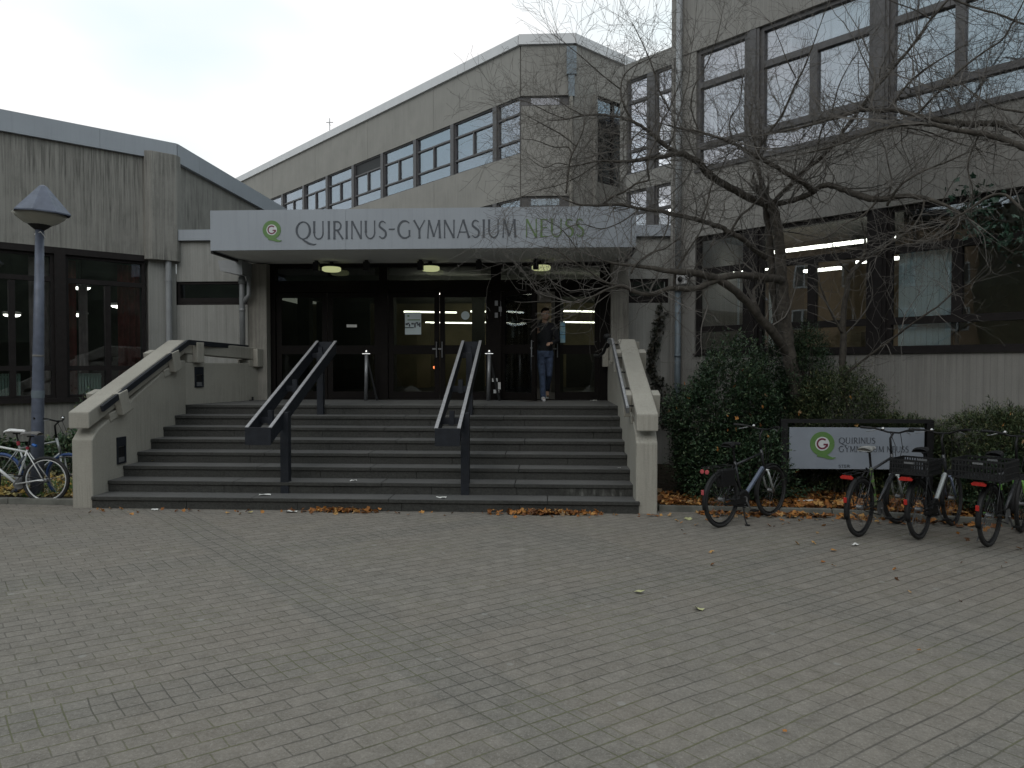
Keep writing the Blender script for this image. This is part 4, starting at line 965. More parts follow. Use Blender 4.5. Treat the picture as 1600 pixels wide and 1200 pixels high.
# ---------------------------------------------------------------- bicycles
def bicycle(label, loc, rz, frame='bike_dark', tyre='rubber', rim='steel', saddle='black', mud=True, rack=True, basket=False, wheel_r=.345, wb=1.08, lean=0, red='red', down='', stand=True, steer=0, forkm=None, tail=(.16,)):
    root = empty('bicycle', (*loc, 0), 0, label, 'bicycle', 'bicycles parked beside the school steps')
    root.rotation_euler = (R_(lean), 0, rz)
    r = wheel_r; R0 = Vector((0,0,r)); F0 = Vector((wb,0,r)); BB = Vector((.43,0,.29))
    ST = Vector((.27,0,.80)); SD = Vector((.232,0,.98)); HT = Vector((.86,0,.86)); HB = Vector((.905,0,.68)); CR = Vector((.94,0,.60))
    def wheel(c, ang):
        e = bpy.data.objects.new('wheel', None); col.objects.link(e); e.parent = root; e.location = c; e.rotation_euler = (0,0,ang)
        MB().torus((0,0,0), r-.024, .024, (0,1,0), 48, 8).build('tyre', tyre, e, smooth=True)
        MB().torus((0,0,0), r-.055, .010, (0,1,0), 48, 6, 1.3).build('rim', rim, e, smooth=True)
        m = MB(); 
        for k in range(28):
            a = 2*math.pi*k/28; s = .03*(1 if k%2 else -1); b = a+(.5 if k%4 < 2 else -.5)
            m.tube([(.022*math.cos(b), s, .022*math.sin(b)), ((r-.05)*math.cos(a), 0, (r-.05)*math.sin(a))], .0011, 3, False)
        m.build('spokes', 'steel', e)
        MB().lathe((0,-.04,0), [(.012,0),(.03,.006),(.022,.02),(.022,.06),(.03,.074),(.012,.08)], 12, (0,1,0)).build('hub', 'steel', e); return e
    wheel(R0, 0); wheel(F0, steer)
    m = MB(); tr = .0165
    m.tube([BB, ST], tr, 10); m.tube([ST+Vector((0,0,-.05)), HT], tr*.95, 10); m.tube([BB, HB], tr*1.25, 10); m.tube([HB-Vector((-.02,0,.05)), HT+Vector((-.015,0,.05))], tr*1.2, 10)
    for s in (-1, 1):
        m.tube([BB+Vector((0,s*.03,0)), R0+Vector((.1,s*.055,0)), R0+Vector((0,s*.06,0))], .010, 8); m.tube([ST+Vector((0,s*.018,-.05)), R0+Vector((.02,s*.06,.03))], .008, 8)
    m.build('frame', frame, root, smooth=True)
    m = MB()
    for s in (-1, 1): m.tube([CR+Vector((-.005,s*.045,.03)), Vector((wb-.05,s*.052,.42)), F0+Vector((0,s*.052,0))], [.015,.013,.009], 8)
    m.tube([CR+Vector((0,-.06,.03)), CR+Vector((0,.06,.03))], .016, 8); m.build('fork', forkm or frame, root, smooth=True)
    m = MB(); m.tube([ST-Vector((-.01,0,.05)), SD], .0135, 10); m.tube([SD+Vector((-.05,0,.0)), SD+Vector((.05,0,0))], .012, 6); m.build('seat_post', 'black', root)
    sdl = MB(); prof = [(-.145,.085,.0),(-.10,.092,.02),(-.03,.06,.02),(.03,.035,.012),(.10,.022,.008),(.14,.015,0)]; vs = []; k = 0
    for x, wd, z in prof:
        for a in range(9):
            t = math.pi*a/8; vs.append((SD.x+x, wd*math.cos(t), SD.z+.025+z+.028*math.sin(t)-.012*(abs(math.cos(t))**3)))
    fs = [(i*9+j, i*9+j+1, (i+1)*9+j+1, (i+1)*9+j) for i in range(5) for j in range(8)] + [(i*9+8, i*9, (i+1)*9, (i+1)*9+8) for i in range(5)] + [tuple(range(9)), tuple(range(45,54))[::-1]]
    sdl.add(vs, fs).build('saddle', saddle, root, smooth=True)
    hb = bpy.data.objects.new('handlebar', None); col.objects.link(hb); hb.parent = root; hb.location = HT; hb.rotation_euler = (0,0,steer)
    m = MB(); m.tube([(-.015,0,.04),(-.04,0,.24),(.03,0,.31)], .014, 8)
    if down == 'drop': m.tube([(.03,-.2,.18),(.14,-.21,.2),(.16,-.21,.1),(.08,-.21,.06)], .012, 8); m.tube([(.03,.2,.18),(.14,.21,.2),(.16,.21,.1),(.08,.21,.06)], .012, 8); m.tube([(.03,-.2,.18),(.03,.2,.18)], .012, 8)
    else: m.tube([(-.12,-.32,.36),(-.03,-.20,.35),(.03,-.07,.31),(.03,.07,.31),(-.03,.20,.35),(-.12,.32,.36)], .0115, 8)
    m.build('bar', 'black', hb, smooth=True)
    if down != 'drop':
        for s in (-1, 1):
            MB().tube([(-.055,s*.235,.355),(-.14,s*.335,.363)], .017, 8).build('grip', 'black', hb)
            MB().tube([(-.01,s*.17,.34),(-.06,s*.25,.315),(-.10,s*.28,.31)], .006, 6).build('brake_lever', 'steel', hb)
        MB().lathe((0,.12,.34), [(.02,0),(.026,.012),(.01,.03)], 12).build('bell', 'chrome', hb)
        MB().tube([(.04,.05,.31),(.12,.03,.15),(.1,.0,-.12)], .004, 5).tube([(.04,-.08,.32),(.13,-.06,.12),(.06,-.02,-.2)], .004, 5).build('brake_cable', 'black', hb)
    MB().lathe((BB.x,-.045,BB.z), [(.085,0),(.09,.004),(.02,.006)], 22, (0,-1,0)).build('chainring', 'steel', root)
    for s, a in ((-1, .9), (1, .9+math.pi)):
        d = Vector((math.cos(a), 0, -math.sin(a)))*.165; p = BB+Vector((0,s*.065,0))
        cr_ = MB().tube([p, p+d], [.012,.009], 8).build('crank', 'steel', root); q = p+d+Vector((0,s*.05,0))
        MB().box(q.x-.045, q.x+.045, q.y-.035, q.y+.035, q.z-.01, q.z+.01).build('pedal', 'black', cr_)
    MB().tube([BB+Vector((0,-.052,.088)), R0+Vector((0,-.052,.035))], .006, 5).tube([BB+Vector((0,-.052,-.088)), R0+Vector((0,-.052,-.035))], .006, 5).build('chain', 'black', root)
    def guard(c, a0, a1, wd, name, mat='black'):
        m = MB(); vs = []; n = 22
        for i in range(n+1):
            a = R_(a0+(a1-a0)*i/n)
            for j in (-1, -.5, .5, 1):
                rr = r+.018-.012*(abs(j) == 1); vs.append((c.x+rr*math.cos(a), j*wd, c.z+rr*math.sin(a)))
        fs = [(i*4+j, i*4+j+1, i*4+j+5, i*4+j+4) for i in range(n) for j in range(3)]
        o = m.add(vs, fs).build(name, mat, root, smooth=True); so_ = o.modifiers.new('thick', 'SOLIDIFY'); so_.thickness = .003; return o
    if mud:
        gm = 'silver' if mud == 'silver' else 'black'
        guard(R0, 20, 195, .028, 'mudguard', gm); guard(F0, 40, 190, .026, 'mudguard', gm)
        a = R_(185); p = Vector((R0.x+(r+.03)*math.cos(a), 0, R0.z+(r+.03)*math.sin(a)+.13))
        MB().box(p.x-.012, p.x+.004, -.018, .018, p.z, p.z+.06).build('reflector', red, root, bev=.004)
    if rack:
        m = MB(); z = r*2+.075
        for s in (-1, 1):
            m.tube([(-.33,s*.055,z),(.18,s*.055,z),(.25,s*.02,z-.01)], .005, 6); m.tube([(-.12,s*.055,z),(0,s*.07,r)], .0045, 6); m.tube([(-.25,s*.055,z),(0,s*.07,r)], .0045, 6)
        m.tube([(-.33,-.055,z),(-.33,.055,z)], .005, 6); m.tube([(-.1,-.055,z),(-.1,.055,z)], .004, 6); m.tube([(.1,-.055,z),(.1,.055,z)], .004, 6)
        m.build('luggage_rack', 'black', root)
        if rack == 'twin':
            for s in (-1, 1): MB().lathe((-.338, s*.035, z-.045), [(.001,.012),(.026,.009),(.028,0)], 14, (-1,0,0)).build('tail_light', red, root)
        else: MB().prism([(-.065,-.02),(.065,-.02),(.075,.0),(.045,.022),(-.045,.022),(-.075,.0)], 'x', -.35, -.332).build('tail_light', red, root, loc=(0,0,z-.035))
    if stand == 'twin':
        m = MB()
        for s in (-1, 1): m.tube([(.40,s*.03,.26),(.36,s*.09,.08),(.33,s*.15,.0)], .009, 8); m.box(.31,.35,s*.15-.025,s*.15+.025,0,.015)
        m.build('kickstand', 'black', root)
    elif stand: MB().tube([(.06,.06,r-.03),(.10,.15,.02)], .009, 8).build('kickstand', 'steel', root)
    return root
b1 = bicycle('charcoal bicycle with twin round tail lights on a centre stand, nearest the stair wall', (2.13, 9.0), R_(41), 'bike_dark', rim='black', forkm='silver', rack='twin', red='pink', stand='twin', mud=True)
b2 = bicycle('mountain bicycle with lime striped seat tube and white topped saddle, before the notice board', (3.64, 8.60), R_(43), 'bike_dark', rim='black', forkm='silver', saddle='saddle_pale', stand=False, mud=True, steer=R_(-8))
b3 = bicycle('charcoal bicycle with silver blue down tube and crate, second from the right', (4.28, 8.50), R_(44), 'bike_dark', rim='black', forkm='bike_blue', stand=True, lean=-3)
b4 = bicycle('black and green bicycle with large crate at the right edge', (4.87, 8.19), R_(42), 'bike_dark', rim='black', forkm='bike_green', stand=True, steer=R_(6))
b5 = bicycle('white bicycle partly cut off by the right edge of the photo', (5.35, 8.10), R_(46), 'bike_white', stand=True, mud=False, rack=False)
# motor housings, chain guards and a rack battery on the two city bicycles
for b_ in (b1, b3):
    MB().prism([(.30,.22),(.50,.20),(.55,.33),(.47,.42),(.34,.40),(.28,.31)], 'y', -.05, .05).build('motor_housing', 'black', b_, bev=.01)
    MB().prism([(-.06,.30),(.42,.34),(.44,.25),(.0,.28)], 'y', -.062, -.055).build('chain_guard', 'black', b_)
MB().box(-.05,.22,-.05,.05,.50,.72).build('frame_bag', 'black', b1, bev=.015)
# accent pieces on the frames
MB().tube([(.43,.001,.30),(.275,.001,.78)], .0195, 10).build('seat_tube_sleeve', 'bike_lime', b2)
for k in range(5): MB().tube([(.41-.028*k,0,.36+.085*k),(.404-.028*k,0,.378+.085*k)], .0205, 10).build('lime_stripe', 'bike_green', b2)
MB().tube([(.46,0,.315),(.88,0,.665)], .026, 10).build('down_tube_cover', 'silver', b3)
MB().tube([(.46,0,.315),(.88,0,.665)], .028, 10).build('down_tube_cover', 'bike_blue', b1)
MB().tube([(.05,.07,.36),(.2,.06,.32),(.40,.04,.29)], .012, 8).tube([(.30,0,.66),(.33,0,.60)], .021, 8).build('green_frame_tube', 'bike_green', b4)
m = MB(); m.tube([(.2,.03,.75),(.08,.07,.6),(.12,.09,.45),(.3,.08,.4),(.42,.05,.55),(.32,.04,.7),(.22,.03,.78)], .011, 8, False); m.build('cable_lock', 'black', b2, smooth=True)
def crate(par_bike, label, w=.20, l=.20, h=.17, off=-.16, z0=.78):
    rz = par_bike.rotation_euler.z; x = par_bike.location.x+off*math.cos(rz); y = par_bike.location.y+off*math.sin(rz)
    e = empty('bicycle_crate', (x, y, z0), rz, label, 'crate', 'black crates on the bicycle racks')
    m = MB()
    for s in (-1, 1):
        m.box(-l, l, s*w-.006, s*w+.006, 0, h) if False else None
    # slatted sides: rim, base, corner posts, open bars
    for z in (0, h*.33, h*.66, h-.02):
        t = .02 if z in (0, h-.02) else .012
        for s in (-1, 1): m.box(-l, l, s*w-.005, s*w+.005, z, z+t); m.box(s*l-.005, s*l+.005, -w+.006, w-.006, z, z+t)
    n = 15
    for i in range(n+1):
        a = -l+2*l*i/n; b = -w+2*w*i/n
        for s in (-1, 1): m.box(a-.006, a+.006, s*w-.0035, s*w+.0035, .001, h-.001); m.box(s*l-.0035, s*l+.0035, b-.006, b+.006, .001, h-.001)
    m.build('basket_sides', 'black', e)
    m = MB(); m.box(-l+.007, l-.007, -w+.007, w-.007, .002, .01); m.build('basket_floor', 'black', e)
    m = MB()
    for s in (-1, 1): m.box(s*l-.009, s*l+.009, -.05, .05, h-.045, h-.025)
    m.build('crate_badge', 'steel', e); return e
crate(b3, 'dark plastic crate on the charcoal bicycle, in front of the notice board')
crate(b4, 'large dark plastic crate on the black and green bicycle at the right edge', w=.25, l=.22, h=.21)
# left: road bikes, seen from the side
w1 = bicycle('white single speed bicycle with dark worn saddle, leaning beside the street lamp', (-7.30, 10.02), R_(180+3), 'bike_white', rim='bike_white', saddle='saddle_grey', mud=False, rack=False, stand=False, down='drop', wb=1.0, lean=2)
w2 = bicycle('silver bicycle with white saddle and blue tyres, behind the white bicycle', (-8.30, 10.42), R_(2), 'silver', tyre='blue_tyre', saddle='white', mud=False, rack=False, stand=False, wb=1.03, lean=-2)
MB().tube([(.27,0,.80),(.255,0,.86)], .024, 10).build('seat_clamp', 'saddle_red', w2); MB().tube([(.275,0,.79),(.27,0,.83)], .022, 10).build('seat_clamp', 'saddle_red', w1)
MB().tube([(.2,0,.86),(.14,.01,.84)], .02, 8).build('saddle_lamp', 'bright_blue', w1)
MB().tube([(.30,.03,.70),(.33,.05,.62),(.38,.03,.55),(.40,-.02,.62),(.33,-.03,.70)], .013, 8).build('cable_lock', 'letter', w1)

# ---------------------------------------------------------------- bare tree
LIMBS = [
    [(3.94,11.50,0.46,0.115),(3.92,11.45,0.82,0.105),(3.87,11.40,1.32,0.100),(3.80,11.40,1.82,0.100),(3.70,11.35,2.19,0.105),(3.65,11.35,2.52,0.100),(3.59,11.30,2.91,0.095),(3.57,11.30,3.30,0.085),(3.54,11.30,3.64,0.080),(3.49,11.25,3.98,0.075),(3.41,11.20,4.31,0.075),(3.34,11.20,4.47,0.070)],
    [(3.72,11.42,2.22,0.080),(3.60,11.50,2.57,0.070),(3.52,11.50,3.02,0.060),(3.47,11.45,3.42,0.055),(3.42,11.40,3.81,0.052),(3.36,11.35,4.19,0.050),(3.31,11.30,4.46,0.050)],
    [(3.70,11.35,2.19,0.075),(3.38,11.10,2.50,0.068),(3.08,10.90,2.78,0.064),(2.79,10.70,3.03,0.060),(2.47,10.50,3.21,0.055),(2.13,10.30,3.30,0.050),(1.74,10.10,3.31,0.042),(1.40,10.00,3.35,0.030),(1.10,9.90,3.37,0.022),(0.79,9.85,3.41,0.013),(0.57,9.80,3.49,0.008)],
    [(3.40,11.10,2.48,0.045),(3.18,11.00,2.71,0.040),(3.05,10.95,2.96,0.036)],
    [(3.54,11.20,3.32,0.060),(3.14,10.90,3.32,0.055),(2.81,10.70,3.33,0.050),(2.49,10.50,3.27,0.048),(2.24,10.40,3.17,0.045),(2.00,10.30,3.09,0.042),(1.67,10.20,3.08,0.036),(1.39,10.10,3.00,0.032),(1.15,10.00,3.03,0.026),(0.99,9.95,3.10,0.022),(0.79,9.90,3.05,0.017),(0.57,9.85,2.94,0.012),(0.29,9.80,2.86,0.007)],
    [(0.99,9.95,3.10,0.018),(0.75,9.90,3.15,0.014),(0.49,9.90,3.33,0.012),(0.27,9.85,3.45,0.010),(0.08,9.80,3.58,0.007),(-0.12,9.80,3.62,0.005)],
    [(0.49,9.90,3.33,0.010),(0.40,9.90,3.55,0.008),(0.18,9.95,3.86,0.006),(-0.04,9.95,4.00,0.004)],
    [(3.32,11.20,4.46,0.060),(2.97,10.90,4.49,0.058),(2.62,10.70,4.60,0.055),(2.31,10.50,4.72,0.052),(2.07,10.30,4.87,0.046),(1.82,10.20,4.95,0.040),(1.59,10.10,4.90,0.034),(1.30,10.00,4.83,0.026),(1.01,9.95,4.79,0.020),(0.70,9.90,4.79,0.014),(0.40,9.90,4.74,0.009),(0.18,9.90,4.71,0.006)],
    [(1.82,10.20,4.95,0.034),(1.61,10.20,5.07,0.030),(1.45,10.20,5.21,0.028),(1.27,10.20,5.35,0.024),(1.06,10.20,5.45,0.020),(0.77,10.20,5.51,0.016),(0.47,10.20,5.51,0.012),(0.23,10.20,5.46,0.009),(-0.01,10.20,5.45,0.006)],
    [(0.47,10.20,5.51,0.010),(0.27,10.20,5.62,0.007),(0.08,10.25,5.76,0.005)],
    [(1.15,10.20,5.42,0.016),(1.03,10.20,5.64,0.014),(0.99,10.25,5.88,0.013),(1.04,10.30,6.09,0.011),(1.18,10.35,6.24,0.008),(1.41,10.40,6.36,0.005)],
    [(3.31,11.25,4.47,0.040),(3.22,11.20,4.75,0.036),(3.16,11.20,5.04,0.030),(3.12,11.20,5.38,0.022),(3.02,11.15,5.65,0.014),(3.04,11.10,5.92,0.008)],
    [(3.39,11.20,4.47,0.036),(3.58,11.00,4.71,0.033),(3.76,10.90,4.89,0.031),(3.98,10.70,5.07,0.029),(4.19,10.60,5.36,0.027),(4.34,10.50,5.58,0.025),(4.49,10.40,5.82,0.022),(4.69,10.30,6.06,0.020),(4.89,10.10,6.34,0.018),(5.08,10.00,6.63,0.015),(5.28,9.90,6.87,0.012)],
    [(3.41,11.20,4.47,0.042),(3.63,11.00,4.48,0.040),(3.83,10.90,4.54,0.038),(3.98,10.80,4.63,0.042),(4.11,10.70,4.61,0.042),(4.25,10.50,4.47,0.044),(4.38,10.30,4.35,0.044),(4.56,10.20,4.29,0.042),(4.74,10.00,4.29,0.036),(4.93,9.80,4.21,0.028),(5.12,9.60,4.06,0.020),(5.30,9.50,3.89,0.012)],
    [(3.88,10.85,4.56,0.040),(3.64,10.70,4.68,0.038),(3.46,10.60,4.74,0.035),(3.18,10.50,4.86,0.032),(2.90,10.40,4.97,0.028),(2.60,10.30,5.10,0.024),(2.31,10.20,5.18,0.019),(2.02,10.15,5.25,0.014),(1.77,10.10,5.28,0.010),(1.50,10.10,5.36,0.006)],
    [(2.90,10.40,4.97,0.020),(3.03,10.40,5.22,0.018),(3.22,10.30,5.48,0.016),(3.37,10.20,5.86,0.014),(3.46,10.10,6.07,0.012),(3.54,10.00,6.33,0.008),(3.62,9.90,6.62,0.005)],
    [(3.37,10.15,5.95,0.009),(3.23,10.10,6.17,0.008),(3.13,10.10,6.43,0.006),(3.01,10.10,6.69,0.004)],
    [(6.17,9.30,4.77,0.050),(5.93,9.40,4.91,0.046),(5.77,9.50,5.04,0.042),(5.58,9.60,5.11,0.040),(5.41,9.70,5.14,0.038),(5.16,9.80,5.22,0.036),(4.88,9.95,5.34,0.034),(4.71,10.05,5.44,0.030),(4.48,10.10,5.47,0.028),(4.25,10.20,5.51,0.026),(4.03,10.20,5.44,0.022),(3.75,10.20,5.37,0.019),(3.45,10.20,5.29,0.016),(3.14,10.20,5.23,0.013),(2.88,10.20,5.19,0.009),(2.66,10.20,5.18,0.006)],
    [(6.04,9.10,4.53,0.040),(5.80,9.20,4.68,0.037),(5.52,9.40,4.90,0.034),(5.21,9.50,4.99,0.030),(4.94,9.60,5.10,0.028),(4.71,9.70,5.15,0.024),(4.49,9.80,5.15,0.020),(4.18,9.90,5.09,0.017),(3.86,10.00,4.98,0.014),(3.54,10.10,4.92,0.010),(3.24,10.10,4.87,0.007)],
    [(4.39,11.00,1.85,0.020),(4.60,10.90,2.06,0.018),(4.76,10.70,2.25,0.016),(4.92,10.60,2.40,0.016),(5.04,10.40,2.56,0.014),(5.17,10.20,2.71,0.013),(5.32,10.10,2.85,0.011),(5.45,10.00,3.01,0.010),(5.60,9.80,3.11,0.007)],
    [(3.28,11.20,3.66,0.045),(3.04,11.00,3.77,0.042),(2.81,10.80,3.88,0.040),(2.62,10.70,3.96,0.038),(2.43,10.60,4.02,0.036),(2.14,10.40,4.07,0.033),(1.79,10.20,4.10,0.030),(1.51,10.10,4.14,0.025),(1.19,10.00,4.17,0.022),(0.97,9.95,4.21,0.020),(0.72,9.90,4.19,0.018),(0.42,9.90,4.20,0.013),(0.18,9.90,4.28,0.008)],
    [(0.72,9.90,4.20,0.016),(0.86,9.90,4.31,0.015),(1.01,9.90,4.37,0.014),(1.18,9.90,4.48,0.013),(1.34,9.90,4.53,0.013),(1.32,9.90,4.69,0.012),(1.36,9.95,4.89,0.011),(1.46,10.00,5.12,0.011),(1.53,10.05,5.36,0.010),(1.64,10.10,5.53,0.009),(1.75,10.10,5.81,0.007),(1.85,10.10,6.11,0.004)],
    [(1.74,10.20,3.08,0.020),(1.75,10.20,3.29,0.018),(1.85,10.20,3.49,0.016),(1.97,10.20,3.67,0.013),(2.10,10.20,3.89,0.010),(2.19,10.20,4.16,0.006)],
    [(1.91,10.25,3.09,0.014),(1.99,10.30,3.28,0.012),(2.10,10.30,3.46,0.010),(2.28,10.30,3.69,0.006)],
    [(1.10,9.90,3.26,0.016),(1.18,9.90,3.39,0.015),(1.29,9.90,3.48,0.014),(1.42,9.95,3.56,0.012),(1.59,10.00,3.62,0.010),(1.76,10.00,3.75,0.006)],
    [(0.22,9.90,4.36,0.013),(0.24,9.90,4.55,0.013),(0.26,9.90,4.71,0.012),(0.29,9.90,4.85,0.012),(0.37,9.90,5.02,0.011),(0.45,9.90,5.20,0.010),(0.47,9.90,5.34,0.007)],
    [(0.29,9.90,4.87,0.010),(0.25,9.90,4.98,0.009),(0.05,9.90,4.99,0.008),(-0.19,9.90,5.08,0.006),(-0.34,9.90,5.10,0.004)],
    [(0.35,9.90,5.00,0.009),(0.18,9.90,5.14,0.009),(-0.01,9.90,5.25,0.008),(-0.15,9.95,5.34,0.007),(-0.33,10.00,5.46,0.004)],
    [(0.25,9.90,4.74,0.008),(0.09,9.90,4.77,0.006),(-0.08,9.90,4.71,0.005),(-0.30,9.90,4.85,0.004)],
    [(2.63,10.70,3.95,0.018),(2.76,10.70,4.17,0.016),(2.91,10.70,4.30,0.015),(3.03,10.70,4.42,0.012)],
    [(2.14,10.40,4.07,0.015),(2.23,10.40,4.31,0.013),(2.29,10.40,4.56,0.011),(2.43,10.40,4.81,0.008),(2.52,10.40,5.01,0.005)],
    [(4.60,10.10,5.48,0.014),(4.80,10.00,5.79,0.012),(5.00,9.90,5.96,0.011),(5.15,9.80,6.04,0.009),(5.34,9.70,6.14,0.006)],
    [(4.88,9.95,5.35,0.016),(5.04,9.80,5.54,0.014),(5.30,9.70,5.83,0.012),(5.56,9.60,6.03,0.011),(5.70,9.50,6.12,0.011),(5.79,9.40,6.33,0.009),(5.84,9.30,6.51,0.007)],
    [(5.18,9.80,6.82,0.012),(5.45,9.70,6.64,0.012),(5.71,9.60,6.49,0.012),(5.97,9.50,6.31,0.012),(6.21,9.40,6.16,0.010)],
    [(5.69,9.00,3.86,0.020),(5.53,9.10,4.08,0.018),(5.36,9.20,4.07,0.016),(5.19,9.30,3.93,0.012),(5.00,9.40,3.83,0.008)],
    [(5.86,9.30,5.14,0.014),(5.61,9.40,5.24,0.013),(5.47,9.50,5.38,0.011),(5.25,9.60,5.63,0.008)],
    [(4.54,10.00,4.16,0.020),(4.57,9.90,4.28,0.018),(4.66,9.80,4.42,0.016),(4.89,9.80,4.56,0.014),(5.12,9.70,4.64,0.012),(5.33,9.60,4.73,0.008)],
]
SAPLING = [
    [(4.52,11.25,1.33,0.055),(4.47,11.20,1.73,0.050),(4.45,11.20,1.99,0.048),(4.46,11.20,2.36,0.045),(4.43,11.15,2.74,0.042),(4.46,11.10,3.13,0.036),(4.50,11.05,3.39,0.030),(4.59,11.00,3.52,0.026),(4.65,10.95,3.65,0.022),(4.64,10.90,3.89,0.015),(4.57,10.85,4.10,0.008)],
    [(4.43,11.15,2.50,0.020),(4.25,11.10,2.79,0.018),(4.12,11.05,3.03,0.014),(4.02,11.00,3.26,0.008)],
    [(4.50,11.05,3.39,0.015),(4.32,11.00,3.55,0.012),(4.18,10.95,3.82,0.008)],
    [(4.59,11.00,3.52,0.014),(4.74,10.90,3.62,0.012),(4.90,10.80,3.75,0.008),(4.99,10.70,3.91,0.005)],
]
LIMBS += [
    [(1.64,10.10,5.53,0.010),(1.50,10.10,5.81,0.010),(1.41,10.10,6.12,0.009),(1.28,10.10,6.43,0.007),(1.15,10.10,6.69,0.005)],
    [(0.99,10.25,5.88,0.009),(0.76,10.20,6.04,0.008),(0.50,10.20,6.27,0.007),(0.23,10.20,6.50,0.005),(0.02,10.20,6.66,0.003)],
    [(2.07,10.20,5.26,0.010),(1.95,10.15,5.56,0.010),(1.98,10.10,5.84,0.009),(2.15,10.10,6.15,0.008),(2.27,10.05,6.47,0.006),(2.33,10.00,6.79,0.004)],
    [(3.76,10.90,4.89,0.014),(3.85,10.70,5.08,0.013),(3.84,10.50,5.33,0.012),(3.95,10.40,5.57,0.010),(4.00,10.30,5.88,0.008),(4.13,10.20,6.19,0.006)],
    [(2.56,10.30,5.12,0.010),(2.50,10.25,5.41,0.009),(2.62,10.20,5.65,0.008),(2.66,10.20,6.00,0.006)],
    [(0.23,10.20,5.46,0.008),(-0.04,10.20,5.57,0.007),(-0.31,10.20,5.71,0.006),(-0.58,10.20,5.76,0.004)],
    [(0.70,9.90,4.79,0.009),(0.40,9.90,4.59,0.008),(0.08,9.90,4.46,0.006),(-0.26,9.90,4.38,0.005),(-0.52,9.90,4.23,0.003)],
    [(1.24,10.00,4.17,0.010),(1.01,9.95,3.99,0.009),(0.70,9.90,3.87,0.007),(0.40,9.90,3.94,0.006),(0.10,9.90,3.81,0.004)],
    [(4.51,10.20,4.30,0.014),(4.28,10.10,4.07,0.012),(3.99,10.00,3.92,0.011),(3.70,9.90,3.73,0.009),(3.40,9.90,3.67,0.006)],
    [(4.93,9.80,4.21,0.014),(4.84,9.70,3.98,0.012),(4.64,9.60,3.75,0.010),(4.44,9.60,3.63,0.008),(4.24,9.60,3.43,0.005)],
    [(5.58,9.60,5.11,0.012),(5.37,9.50,4.78,0.011),(5.28,9.45,4.49,0.010),(5.32,9.40,4.19,0.008),(5.21,9.40,3.91,0.005)],
    [(5.08,10.00,6.63,0.009),(4.87,10.00,6.76,0.008),(4.62,10.00,6.86,0.007),(4.37,10.00,6.99,0.005)],
]
def smooth_path(pts, sub=3):
    out_ = []; n = len(pts)
    for i in range(n-1):
        p0, p1, p2, p3 = (Vector(pts[max(i-1,0)]), Vector(pts[i]), Vector(pts[i+1]), Vector(pts[min(i+2,n-1)]))
        for k in range(sub):
            t = k/sub; out_.append(.5*((2*p1)+(p2-p0)*t+(2*p0-5*p1+4*p2-p3)*t*t+(3*p1-p0-3*p2+p3)*t*t*t))
    out_.append(Vector(pts[-1])); return out_
